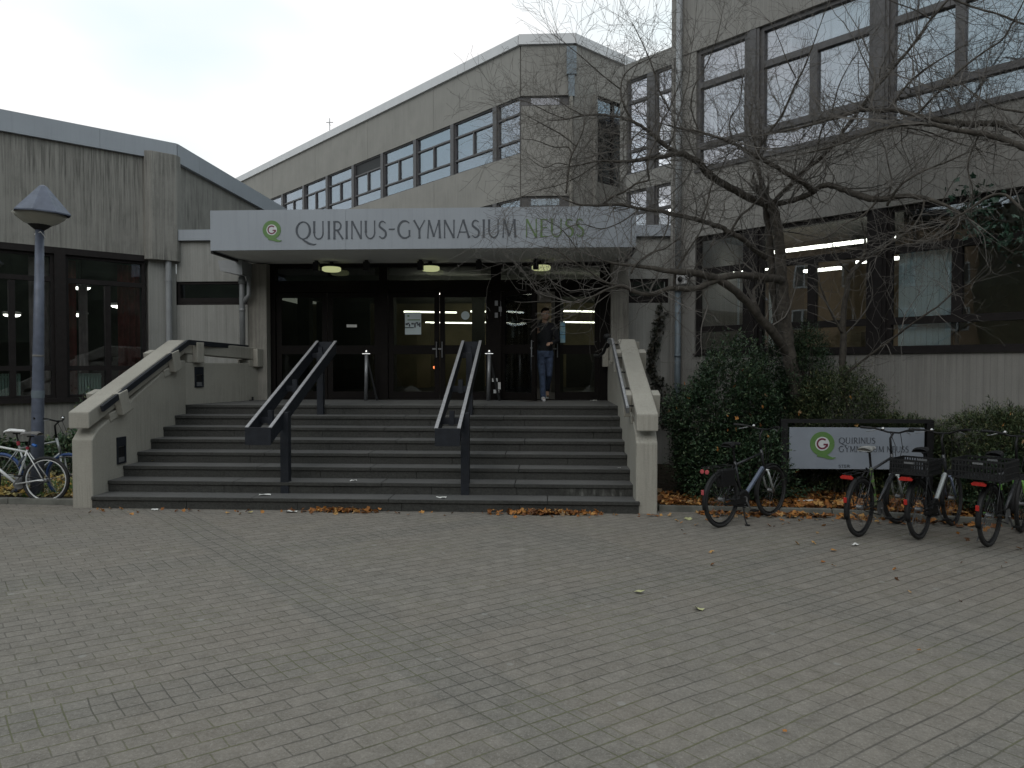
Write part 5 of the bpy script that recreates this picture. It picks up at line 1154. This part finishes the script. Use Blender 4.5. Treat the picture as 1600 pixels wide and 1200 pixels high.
def bare_tree(limbs, label, seed, n_trunk=1, dens=1.0, tw_len=1.0, lim_front=None):
    rnd = random.Random(seed); big = MB(); tw = MB()
    x0, y0 = limbs[0][0][0], limbs[0][0][1]
    root = empty('bare_tree', (x0, y0, 0), 0, label, 'tree')
    L = (-x0, -y0, 0)
    def rv(): return Vector((rnd.gauss(0,1), rnd.gauss(0,.55), rnd.gauss(0,1)))
    def ok(p):  # keep clear of the facade of the right building
        d = (p.x-D0[0])*S2 + (p.y-D0[1])*S2
        return d < -.22 and p.z > .4
    def twig(p, d, r, length, lev):
        pts = [p.copy()]; rads = [r]; n = max(3, int(length/.085)); seg = length/n; d = d.normalized(); bend = rv()*.08
        for i in range(n):
            d = (d + rv()*(.34 if rnd.random() < .22 else .07) + bend*.35 + Vector((0,0,.03))).normalized(); q = pts[-1]+d*seg
            if not ok(q): break
            pts.append(q); rads.append(max(.0019, r*(1-.76*(i+1)/n)))
            if lev < 3 and i > 0 and rnd.random() < (.50 if lev < 2 else .36):
                dd = (d + rv().normalized()*.85).normalized()
                twig(q, dd, max(.0019, rads[-1]*.62), length*rnd.uniform(.30,.62)*(1-.35*i/n), lev+1)
        if len(pts) > 1: tw.tube(pts, rads, 3, False)
    for li, limb in enumerate(limbs):
        P_ = smooth_path([Vector(q) for q in limb], 4); rr = [q[0] for q in []]
        P3 = smooth_path([q[:3] for q in limb], 4); R3 = []
        for i in range(len(limb)-1):
            for k in range(4): R3.append(limb[i][3]*(1-k/4)+limb[i+1][3]*k/4)
        R3.append(limb[-1][3]); P3 = [Vector(p)+Vector((rnd.gauss(0,1),rnd.gauss(0,1),rnd.gauss(0,1)))*min(.006, r*.15) for p, r in zip(P3, R3)]
        R3 = [r*rnd.uniform(.93,1.10) for r in R3]
        big.tube(P3, R3, 10 if R3[0] > .03 else 6)
        for i in range(1, len(P3)):
            t = (P3[i]-P3[i-1]); ln = t.length; t.normalize()
            if li < n_trunk and P3[i].z < 3.9: continue
            if R3[i] > .05: pr_ = .9
            elif R3[i] > .025: pr_ = 2.3
            else: pr_ = 2.9
            if .014 < R3[i] < .06 and rnd.random() < .13*dens*ln/.085:   # a longer side branch carrying its own twigs
                d = (t*.5 + Vector((rnd.gauss(0,.8), rnd.gauss(0,.35), rnd.gauss(.35,.7)))).normalized()
                twig(P3[i], d, min(.014, R3[i]*.55), tw_len*rnd.uniform(1.1,1.9), 0)
            if P3[i].z < 4.5: pr_ *= .9 if P3[i].z > 3.75 and P3[i].x < 2.2 else .6
            k = pr_*dens*ln/.085; k = int(k)+(rnd.random() < k-int(k))
            for _ in range(k):
                if rnd.random() < .35: continue
                d = (t*.55 + rv().normalized()).normalized()
                twig(P3[i], d, min(.009, max(.0026, R3[i]*.38)), tw_len*rnd.uniform(.25,1.15), 1)
        # end spray
        t = (P3[-1]-P3[-3]).normalized()
        for _ in range(3): twig(P3[-1], t+rv()*.35, max(.003, R3[-1]*.8), tw_len*rnd.uniform(.4,.8), 1)
    big.build('trunk', 'bark', root, L, smooth=True); tw.build('twigs', 'twig', root, L)
    print('tree twig faces', len(tw.f)); return root
bare_tree([[tuple(q) for q in l] for l in LIMBS], 'large bare spreading tree whose branches reach over the canopy lettering', 11, 3, .95)
bare_tree([[tuple(q) for q in l] for l in SAPLING], 'slim bare young tree standing right of the big trunk', 12, 0, .5, .6)

# ---------------------------------------------------------------- leaves and shrubs
def leaf(mb, p, d, up, l, w):
    d = d.normalized(); s = d.cross(up)
    if s.length < 1e-4: s = d.cross(Vector((1,0,0)))
    s.normalize()
    mb.add([p, p+d*l*.5+s*w, p+d*l, p+d*l*.5-s*w], [(0,1,2,3)])
def shrub(name, label, c, rad, n, mat, seed, ll=.05, lw=.010, k=6, group='evergreen shrubs in front of the right building', flat=0, droop=0, stems=6, rag=.25, clip=None, autumn=0, spray=.10):
    rnd = random.Random(seed); c = Vector(c); root = empty(name, (c.x, c.y, 0), 0, label, 'shrub', group); L = (-c.x, -c.y, 0)
    lumps = []
    for _ in range(26):
        d = Vector((rnd.gauss(0,1), rnd.gauss(0,1), rnd.gauss(0,.9))).normalized(); lumps.append((d, rnd.uniform(-rag*.9, rag)))
    m = MB()
    def facade(p): return (p.x-D0[0])*S2+(p.y-D0[1])*S2 < -.05 or c.x < 0
    for _ in range(n):
        d = Vector((rnd.gauss(0,1), rnd.gauss(0,1), rnd.gauss(0,1))).normalized()
        g_ = 1+sum(a*max(0, d.dot(q))**9 for q, a in lumps)
        t = rnd.uniform(.35,1)**.45*g_
        if rnd.random() < .10: t *= rnd.uniform(1.0,1.22)
        p = c+Vector((d.x*rad[0], d.y*rad[1], d.z*rad[2]))*t
        if p.z < .06 or not facade(p) or (3.25 < p.x < 5.45 and p.y < 10.56 and p.z > .3): continue
        if clip and clip(p): continue
        out_d = Vector((d.x, d.y, d.z*.6+.25-droop)).normalized(); out_d = (out_d+Vector((rnd.gauss(0,.45),rnd.gauss(0,.45),rnd.gauss(0,.35)))).normalized()
        for j in range(k):
            q = p+out_d*spray*j/k; e = (out_d*.5+Vector((rnd.gauss(0,.6),rnd.gauss(0,.6),rnd.gauss(0,.45)))).normalized()
            leaf(m, q, e, Vector((rnd.gauss(0,.4),rnd.gauss(0,.4),1)), ll*rnd.uniform(.7,1.3), lw*rnd.uniform(.8,1.3))
    m.build('foliage', mat, root, L)
    s = MB()
    for _ in range(stems):
        a = rnd.uniform(0, 6.28); r_ = rnd.uniform(.1,.7); p = Vector((c.x+rad[0]*.25*math.cos(a), c.y+rad[1]*.25*math.sin(a), 0)); q = c+Vector((rad[0]*r_*math.cos(a), rad[1]*r_*math.sin(a), rad[2]*.5))
        if not facade(q): continue
        s.tube([p, p.lerp(q,.5)+Vector((0,0,.1)), q], [.02,.015,.006], 6)
    if s.v: s.build('stem', 'bark', root, L)
    if autumn:
        a_ = MB()
        for _ in range(autumn):
            d = Vector((rnd.gauss(0,1), -abs(rnd.gauss(0,1)), abs(rnd.gauss(0,.8)))).normalized(); p = c+Vector((d.x*rad[0],d.y*rad[1],d.z*rad[2]))*1.03
            if p.z > .1 and facade(p): maple(a_, p, rnd, .035, 1.2)
        if a_.v: a_.build('caught_leaves', 'autumn', root, L)
    return root
def maple(mb, p, rnd, s, tilt=.5):
    n = 9; rot = rnd.uniform(0, 6.28); q = Matrix.Rotation(rnd.gauss(0,tilt), 3, 'X') @ Matrix.Rotation(rnd.gauss(0,tilt), 3, 'Y'); vs = [p]
    for i in range(n):
        a = rot+2*math.pi*i/n; r_ = s*(1.0 if i % 2 == 0 else .55)*rnd.uniform(.75,1.15); vs.append(p+q @ Vector((r_*math.cos(a), r_*math.sin(a), rnd.uniform(-.1,.35)*s)))
    mb.add(vs, [(0, 1+i, 1+(i+1) % n) for i in range(n)])
shrub('yew_shrub', 'tall dark green yew bush right beside the concrete stair wall', (2.60, 11.0, 1.10), (.80, .72, .90), 5200, 'yew', 21, spray=.17, k=9, rag=.42, autumn=16)
shrub('yew_shrub', 'low dark lower part of bush behind the nearest parked bicycle', (2.75, 10.55, .50), (.85, .55, .60), 3000, 'yew', 22, spray=.17, k=9, rag=.4, autumn=7)
shrub('yew_shrub', 'dark upright yew growing behind the big tree trunk', (3.65, 11.75, 1.30), (.60, .45, 1.05), 2600, 'yew', 23, spray=.17, k=9, rag=.4, clip=lambda p: False)
shrub('juniper_shrub', 'loose green conifer shrub above the notice board, right of the trunk', (4.35, 11.05, 1.0), (.70, .60, .90), 4200, 'juniper', 24, ll=.06, lw=.006, k=7, spray=.16, autumn=6)
shrub('juniper_shrub', 'dark feathery conifer around the slim young tree', (4.0, 11.5, 1.85), (.32, .26, .85), 1700, 'yew', 25, ll=.06, lw=.006, k=7, spray=.14)
shrub('juniper_shrub', 'low olive hedge behind the right end of the notice board', (5.15, 10.85, .72), (.80, .45, .58), 3800, 'juniper', 26, ll=.06, lw=.006, k=7, spray=.14, autumn=8)
shrub('juniper_shrub', 'low green hedge below the window at the right edge', (6.05, 9.95, .78), (.90, .50, .66), 4600, 'juniper', 27, ll=.06, lw=.006, k=7, spray=.14, autumn=6)
shrub('juniper_shrub', 'dark shrub behind the green bicycle at the right edge', (6.0, 9.6, .42), (.75, .4, .48), 2200, 'yew', 28, autumn=3)
def creeper(name, label, pts, n, spread, mat, seed, s=.045, y_off=0, cat='climbing plant'):
    rnd = random.Random(seed); root = empty(name, pts[0], 0, label, cat); L = tuple(-v for v in pts[0]); m = MB(); st_m = MB()
    P3 = smooth_path(pts, 5); st_m.tube(P3, .007, 5)
    for _ in range(n):
        p = rnd.choice(P3)+Vector((rnd.gauss(0,1)*spread[0], rnd.gauss(0,1)*spread[1], rnd.gauss(0,1)*spread[2])); maple(m, p, rnd, s*rnd.uniform(.6,1.2), .9)
    m.build('foliage', mat, root, L); st_m.build('stem', 'bark', root, L); return root
creeper('wall_vine', 'dark dry vine climbing the ribbed wall beside the downpipe', [(2.25,14.42,.9),(2.2,14.42,1.6),(2.0,14.42,1.95),(2.05,14.42,2.3),(2.12,14.42,2.6),(2.2,14.42,3.15)], 330, (.055,.02,.10), 'vine', 31, .05)
x, y = rlocal(5.35, -.22)
creeper('ivy_clump', 'hanging ivy with pale edged leaves in front of the upper part of the right window', [(x-.1,y,4.4),(x-.05,y,4.1),(x+.1,y-.1,3.85),(x+.35,y-.3,3.7),(x+.55,y-.5,3.55)], 260, (.16,.08,.14), 'ivy', 32, .055)
# low plants in the left bed
for k, (x, y, rx, rz_, n, lab) in enumerate(((-8.6,12.6,.9,.42,900,'low bramble thicket under the left windows, left of the lamp'),(-7.35,12.2,.55,.40,700,'low bramble bush between the street lamp and the stair wall'),(-9.9,12.0,.8,.4,600,'low bramble thicket at the left edge of the photo'))):
    shrub('bramble_shrub', lab, (x, y, .35), (rx, .45, rz_), n, 'bramble', 41+k, ll=.06, lw=.022, k=4, group='low brambles in the left bed', spray=.12, stems=4)
creeper('window_sprig', 'thin sprig with grey leaves growing up at the left window sill', [(-8.75,12.75,.5),(-8.7,12.8,1.1),(-8.6,12.85,1.5)], 30, (.07,.03,.08), 'bramble', 35, .04, cat='plant')
# ground cover and fallen leaves
def scatter(name, label, fn, n, mat, seed, s, kind='stuff', tilt=.45):
    rnd = random.Random(seed); m = MB()
    for _ in range(n):
        p = fn(rnd)
        if p: maple(m, Vector(p), rnd, s*rnd.uniform(.6,1.25), tilt)
    o = m.build(name, mat); tag(o, label, 'leaves', kind=kind); return o
def in_bed(r):
    x = r.uniform(1.55, 6.6); y0 = 9.95-(x-1.5)*.05 if x < 3.78 else 9.86-(x-3.78)*.30
    if x > 3.0: t = r.random()**1.5*1.5
    else: t = r.random()**2*1.0
    return (x, y0+.05+t, .075+r.random()*.05)
scatter('leaf_litter', 'brown and orange fallen leaves covering the right planting bed', in_bed, 2600, 'autumn', 51, .055)
def fore(r):
    x = r.choice((r.gauss(2.5,.5), r.gauss(3.5,.5), r.gauss(4.8,.6), r.uniform(2,6))); y0 = 9.93-(x-1.5)*.06 if x < 3.78 else 9.78-(x-3.78)*.31
    if x < 2.0 or x > 6.5: return None
    return (x, y0-.02-abs(r.gauss(0,.14)), .012+r.random()*.02)
scatter('leaf_litter', 'orange leaves gathered on the paving along the right kerb', fore, 230, 'autumn', 52, .05)
scatter('leaf_pile', 'orange leaves piled against the bottom step below the middle railing', lambda r: (-2.82+r.gauss(0,.17)*1.3, 9.70-abs(r.gauss(0,.05)), .01+r.random()*.035), 95, 'autumn', 53, .045, None, .6)
scatter('leaf_pile', 'longer pile of orange leaves against the bottom step near the right wall', lambda r: (-.05+max(-.75,min(.75,r.gauss(0,.36))), 9.68-abs(r.gauss(0,.05)), .01+r.random()*.045), 190, 'autumn', 54, .045, None, .6)
scatter('ground_leaves', 'yellow brown leaves lying in the left planting bed', lambda r: (r.uniform(-10.5,-6.85), 10.15+r.random()**1.3*2.2, .07+r.random()*.05), 1300, 'autumn_pale', 55, .055)
scatter('leaf_litter', 'scattered brown leaves and bits along the foot of the steps', lambda r: (r.uniform(-6.3,1.6), 9.70-abs(r.gauss(0,.16)), .008+r.random()*.012), 75, 'autumn', 57, .032)
scatter('leaf_litter', 'single brown leaves blown across the paving in front of the bicycles', lambda r: (r.uniform(1.6,6), 9.4-r.random()**2*3.2, .008+r.random()*.01), 45, 'autumn', 58, .032)
rnd = random.Random(56); m = MB()
for _ in range(3800):
    x = rnd.uniform(-10.5,-6.85); y = 10.15+rnd.random()**1.2*2.3
    if math.sin(x*3.1)+math.sin(y*4.3+x) < -.1: continue
    leaf(m, Vector((x,y,.05)), Vector((rnd.gauss(0,.5),rnd.gauss(0,.5),1)), Vector((0,1,.2)), rnd.uniform(.06,.16), .010)
tag(m.build('ground_cover', leafmat('low green weeds', [(0,(.04,.09,.02)),(.6,(.09,.17,.04)),(1,(.2,.25,.08))])), 'green weeds and grass growing in the left planting bed', 'ground cover', kind='stuff')
# single leaves on the paving
singles = [(1.13,5.93,.05,'autumn_pale','pale yellow leaf on the paving left of centre right'),]
rs = random.Random(61)
def one(x, y, s, mat, lab, z=.015):
    m = MB(); maple(m, Vector((0,0,0)), rs, s, .10); tag(m.build('fallen_leaf', mat, loc=(x,y,z)), lab, 'leaf', 'single leaves lying on the paving and steps')
one(.79, 6.33, .055, 'leaf_pale', 'pale yellow leaf on the open paving, the left of the two near the middle')
one(1.215, 5.92, .055, 'leaf_pale', 'pale yellow leaf on the open paving, the right and nearer of two')
one(2.58, 5.12, .022, 'autumn', 'tiny orange leaf on the paving at the right side of the photo')
one(1.28, 3.94, .016, 'autumn', 'tiny orange leaf on the paving nearest the camera')
one(1.81, 9.42, .07, 'leaf_pale', 'larger yellow leaf lying in front of the right stair wall')
one(1.34, 9.60, .055, 'autumn', 'orange leaf at the foot of the right stair wall')
one(-4.06, 9.52, .045, 'autumn_pale', 'greenish yellow leaf below the left part of the steps')
one(-6.2, 10.95, .07, 'autumn_pale', 'curled beige leaf in the corner of the fourth step at the left wall', H*3+.02)
one(1.02, 10.55, .03, 'paper', 'white scrap on a step near the right wall', H*3+.02)
def scrap(x, y, z, w, l, rz, lab):
    rnd = random.Random(int(abs(x)*100)); m = MB(); n = 5; vs = []
    for i in range(n):
        for j in range(3): vs.append((w*(i/(n-1)-.5), l*(j/2-.5), .006+rnd.random()*.022))
    m.add(vs, [(i*3+j, i*3+j+1, (i+1)*3+j+1, (i+1)*3+j) for i in range(n-1) for j in range(2)])
    o = m.build('paper_scrap', 'paper', loc=(x,y,z), rz=rz); s_ = o.modifiers.new('t','SOLIDIFY'); s_.thickness = .002
    tag(o, lab, 'litter', 'paper scraps on the ground and steps')
scrap(-3.52, 9.60, .002, .15, .07, .2, 'white paper scrap on the paving below the left railing')
scrap(-4.02, 9.92, H, .16, .06, .1, 'crumpled white paper on the lowest step beside the left railing post')
scrap(-1.50, 9.87, H, .14, .06, -.3, 'pale litter on the lowest step beside the middle railing post')
scrap(-2.84, 10.25, H*2, .10, .05, .3, 'small white scrap on the second step between the railings')
scrap(.86, 14.1, ZL, .12, .06, .1, 'white scrap lying before the right hand door')
scrap(3.58, 10.2, .11, .20, .10, .3, 'pale blue and white wrapper among the leaves under the notice board')
scrap(3.40, 8.14, .002, .07, .04, .3, 'small white scrap on the paving below the lime bicycle')
scrap(-5.45, 9.62, .002, .08, .04, .2, 'small white scrap on the paving near the left end of the steps')
m = MB().box(-.09,.09,-.03,.03,0,.02).box(-.09,-.06,-.03,.03,.02,.075).box(.06,.09,-.03,.03,.02,.075)
tag(m.build('boot_scraper', 'black', loc=(-5.98, 14.0, ZL), rz=.2), 'little black metal scraper on the landing at the left wall', 'boot scraper')

# ---------------------------------------------------------------- person coming out of the open door
def ell(mb, c, r, rot=None, n=16, k=10):
    c = Vector(c); q = rot or Matrix.Identity(3); vs = []; fs = []
    for i in range(1, k):
        t = math.pi*i/k
        for j in range(n):
            a = 2*math.pi*j/n; vs.append(c+q @ Vector((r[0]*math.sin(t)*math.cos(a), r[1]*math.sin(t)*math.sin(a), r[2]*math.cos(t))))
    vs += [c+q @ Vector((0,0,r[2])), c-q @ Vector((0,0,r[2]))]
    for i in range(k-2):
        for j in range(n): fs.append((i*n+j, (i+1)*n+j, (i+1)*n+(j+1)%n, i*n+(j+1)%n))
    T1, T2 = len(vs)-2, len(vs)-1
    for j in range(n): fs.append((T1, j, (j+1)%n)); fs.append((T2, (k-2)*n+(j+1)%n, (k-2)*n+j))
    return mb.add(vs, fs)
def remesh(o, v, sm=3):
    r = o.modifiers.new('skin', 'REMESH'); r.mode = 'VOXEL'; r.voxel_size = v; r.use_smooth_shade = True
    if sm: s = o.modifiers.new('smooth', 'SMOOTH'); s.iterations = sm; s.factor = .5
    return o
pr = empty('person', (-.10, 14.32, ZL), R_(8), 'young man in black jacket and blue jeans stepping out of the open door', 'person')
B = MB()
hc = Vector((.01, -.05, 1.715)); hq = Matrix.Rotation(R_(14), 3, 'Z') @ Matrix.Rotation(R_(6), 3, 'X')
def hp(x, y, z): return hc + hq @ Vector((x, y, z))
ell(B, hp(0,.012,.02), (.076,.094,.100), hq); ell(B, hp(0,-.022,-.045), (.058,.068,.072), hq); ell(B, hp(0,-.055,-.085), (.028,.028,.022), hq)
B.tube([hp(0,-.085,.022), hp(0,-.102,-.012), hp(0,-.108,-.028)], [.010,.013,.015], 8); ell(B, hp(0,-.086,-.058), (.024,.010,.010), hq); ell(B, hp(0,-.078,.034), (.052,.018,.012), hq)
for s in (-1, 1): ell(B, hp(s*.078,.012,-.008), (.010,.020,.032), hq); ell(B, hp(s*.038,-.066,-.022), (.024,.020,.022), hq)
B.tube([hp(0,.02,-.05), (0,-.005,1.55), (0,.01,1.48)], [.055,.055,.075], 12)
B.tube([(0,.01,1.47), (0,.0,1.32), (0,.0,1.12), (0,0,.97)], [.08,.09,.09,.10], 14)
def limb(mb, pts, rads): mb.tube(pts, rads, 12); [ell(mb, p, (r,r,r), n=10, k=7) for p, r in zip(pts, rads)]
RS, RE, RH = Vector((-.185,.01,1.47)), Vector((-.275,-.10,1.22)), Vector((-.215,-.36,1.31))
LS, LE, LH = Vector((.185,.01,1.47)), Vector((.265,.02,1.19)), Vector((.115,-.20,1.135))
limb(B, [RS, RE, RH], [.042,.034,.026]); limb(B, [LS, LE, LH], [.042,.034,.026]); B.tube([RS, LS], .045, 10)
def hand(mb, wr, d, up, curl, s=1):
    d = d.normalized(); up = (up - d*up.dot(d)).normalized(); side = d.cross(up).normalized()*s
    q = Matrix((side, d, up)).transposed(); ell(mb, wr+d*.05, (.040,.052,.015), q)
    for i, (o, l) in enumerate(((-.030,.062),(-.010,.072),(.010,.068),(.029,.052))):
        p = wr+d*.088+side*o; a = curl*(1+.12*i); pts = [p]; dd = d.copy()
        for sg in (.42,.32,.26):
            dd = (dd*math.cos(a)-up*math.sin(a)).normalized(); u2 = side.cross(dd); up_ = u2
            pts.append(pts[-1]+dd*l*sg*1.1)
        mb.tube(pts, [.0095,.009,.0085,.007], 8); ell(mb, pts[-1], (.007,)*3, n=8, k=6)
    p = wr+d*.03-side*.034; mb.tube([p, p-side*.022+d*.025-up*.01, p-side*.028+d*.052-up*.018], [.012,.011,.008], 8)
hand(B, RH, Vector((.05,-.4,.55)), Vector((0,1,.5)), .25, 1); hand(B, LH, Vector((-.5,-.55,.05)), Vector((0,-.3,1)), .65, -1)
RHp, RK, RA = Vector((-.085,0,.95)), Vector((-.075,-.20,.53)), Vector((-.06,-.20,.10)); LHp, LK, LA = Vector((.085,0,.95)), Vector((.085,-.02,.52)), Vector((.09,.33,.20))
for a, b, c in ((RHp,RK,RA), (LHp,LK,LA)): limb(B, [a,b,c], [.078,.052,.036])
B.tube([RA, RA+Vector((-.0,-.05,-.05)), RA+Vector((-.0,-.17,-.07))], [.036,.036,.028], 10); B.tube([LA, LA+Vector((.0,-.04,-.05)), LA+Vector((.0,-.12,-.12))], [.036,.036,.028], 10)
remesh(B.build('body', 'skin', pr), .0065, 3)
J = MB(); J.tube([(0,.01,1.515),(0,.01,1.46),(0,.0,1.34),(0,-.0,1.15),(0,0,.98),(0,0,.90)], [.075,.145,.165,.155,.158,.160], 18)
for f, (a, b, c) in enumerate(((RS,RE,RH), (LS,LE,LH))): limb(J, [a, b, b.lerp(c,.90)], [.072,.056,.042])
J.tube([RS+Vector((0,0,.005)), Vector((0,.01,1.50)), LS+Vector((0,0,.005))], [.066,.078,.066], 12); J.tube([(-.05,-.0,1.53),(0,-.055,1.515),(.05,-.0,1.53)], .022, 8)
j = remesh(J.build('jacket', 'jacket', pr), .011, 4)
for v in j.data.vertices: v.co.y *= .80 if abs(v.co.x) < .17 and v.co.z < 1.5 and v.co.y > -.19 else 1
P = MB()
for a, b, c in ((RHp,RK,RA), (LHp,LK,LA)): limb(P, [a, a.lerp(b,.5), b, b.lerp(c,.5), c+(c-b).normalized()*.055], [.098,.085,.066,.060,.058])
P.tube([(0,0,.86),(0,0,.99)], [.145,.148], 14); o = remesh(P.build('jeans', 'jeans', pr), .011, 3)
for p_, d, lab in ((RA, Vector((0,-1,-.04)), 0), (LA, Vector((0,-.75,-.70)), 1)):
    d.normalize(); S_ = MB(); up = Vector((0,0,1)) if not lab else Vector((0,-.7,.7))
    h = p_-up*.035; S_.tube([h-d*.055, h, h+d*.06-up*.02, h+d*.13-up*.032, h+d*.185-up*.036], [.038,.047,.043,.040,.026], 12); S_.tube([p_+up*.03, p_-up*.03], [.044,.046], 12)
    remesh(S_.build('shoe', 'shoe', pr), .009, 2)
Hh = MB(); ell(Hh, hp(0,.025,.045), (.084,.100,.088), hq); ell(Hh, hp(0,-.045,.098), (.062,.045,.028), hq)
for _ in range(26):
    a = rs.uniform(0,6.28); p = hp(.05*math.cos(a), .02+.06*math.sin(a), .105); Hh.tube([p, p+Vector((rs.gauss(0,.015), -.018+rs.gauss(0,.012), .02))], [.014,.006], 6)
hh = remesh(Hh.build('hair', 'hair', pr), .008, 1)
hm = hq.transposed()
for v in hh.data.vertices:
    q = hm @ (v.co-hc)
    if q.y < -.02 and q.z < .062: v.co = hc + hq @ Vector((q.x*.8, q.y*.5+.0, max(q.z, .05)))
    elif q.z < -.04: v.co = hc + hq @ Vector((q.x*.9, q.y*.9, -.04))
for s in (-1, 1):
    m = MB(); ell(m, hp(s*.030,-.083,.006), (.012,.007,.0075), hq, 10, 7); m.build('eye', 'white', pr)
    m = MB(); ell(m, hp(s*.030,-.0885,.006), (.0062,.004,.0062), hq, 10, 7); m.build('iris', 'hair', pr)
    MB().tube([hp(s*.014,-.098,.024), hp(s*.032,-.097,.029), hp(s*.050,-.085,.023)], [.004,.0045,.003], 6).build('eyebrow', 'hair', pr)
MB().tube([hp(-.022,-.092,-.056), hp(0,-.100,-.058), hp(.022,-.092,-.056)], [.002,.005,.002], 6).build('mouth', plain('lip skin', (.30,.12,.10), .5), pr)

# ---------------------------------------------------------------- behind the camera: house mirrored in the windows, trees added to darken reflections
ah = empty('apartment_house', (-36, -8, 0), R_(8), 'brown brick apartment house with white windows across the forecourt', 'building')
box(-6, 0, -16, 16, 0, 12.6).build('wall', 'brick', ah)
box(-6.3, .3, -16.3, 16.3, 12.6, 13.1).build('roof', 'frame_grey', ah)
for z in (1.4, 4.6, 7.8):
    for k in range(9):
        y = -14+k*3.4; f = MB().box(.003,.05,y-.75,y+.75,z,z+.12).box(.003,.05,y-.75,y+.75,z+1.38,z+1.5).box(.003,.05,y-.75,y-.63,z+.12,z+1.38).box(.003,.05,y+.63,y+.75,z+.12,z+1.38).box(.003,.05,y-.06,y+.06,z+.12,z+1.38)
        w1_ = f.build('window', 'ivory', ah); box(.004,.03,y-.63,y+.63,z+.12,z+1.38).build('pane', 'dark_room', w1_)
rnd = random.Random(71); m = MB()  # unseen trees, added so the glass reflects dark instead of bright sky
for k in range(110):
    a = R_(180+ rnd.uniform(8,172)); r_ = rnd.uniform(24, 34); h = rnd.uniform(10, 15.5); x, y = r_*math.cos(a)*1.3, r_*math.sin(a)*.85
    if x < -26 and y > -16: continue
    ps = []; n = 12
    for i in range(9):
        t = i/8; ps.append(((1.4+2.9*math.sin(math.pi*min(1,t*1.05))**.6*rnd.uniform(.8,1.15)) if 0 < i < 8 else .3, h*t))
    m.lathe((x, y, 0), ps, n)
o = m.build('unseen_trees', 'far_trees'); tag(o, 'unseen dark row of trees added behind the camera to darken the glass reflections', 'trees', kind='stuff')
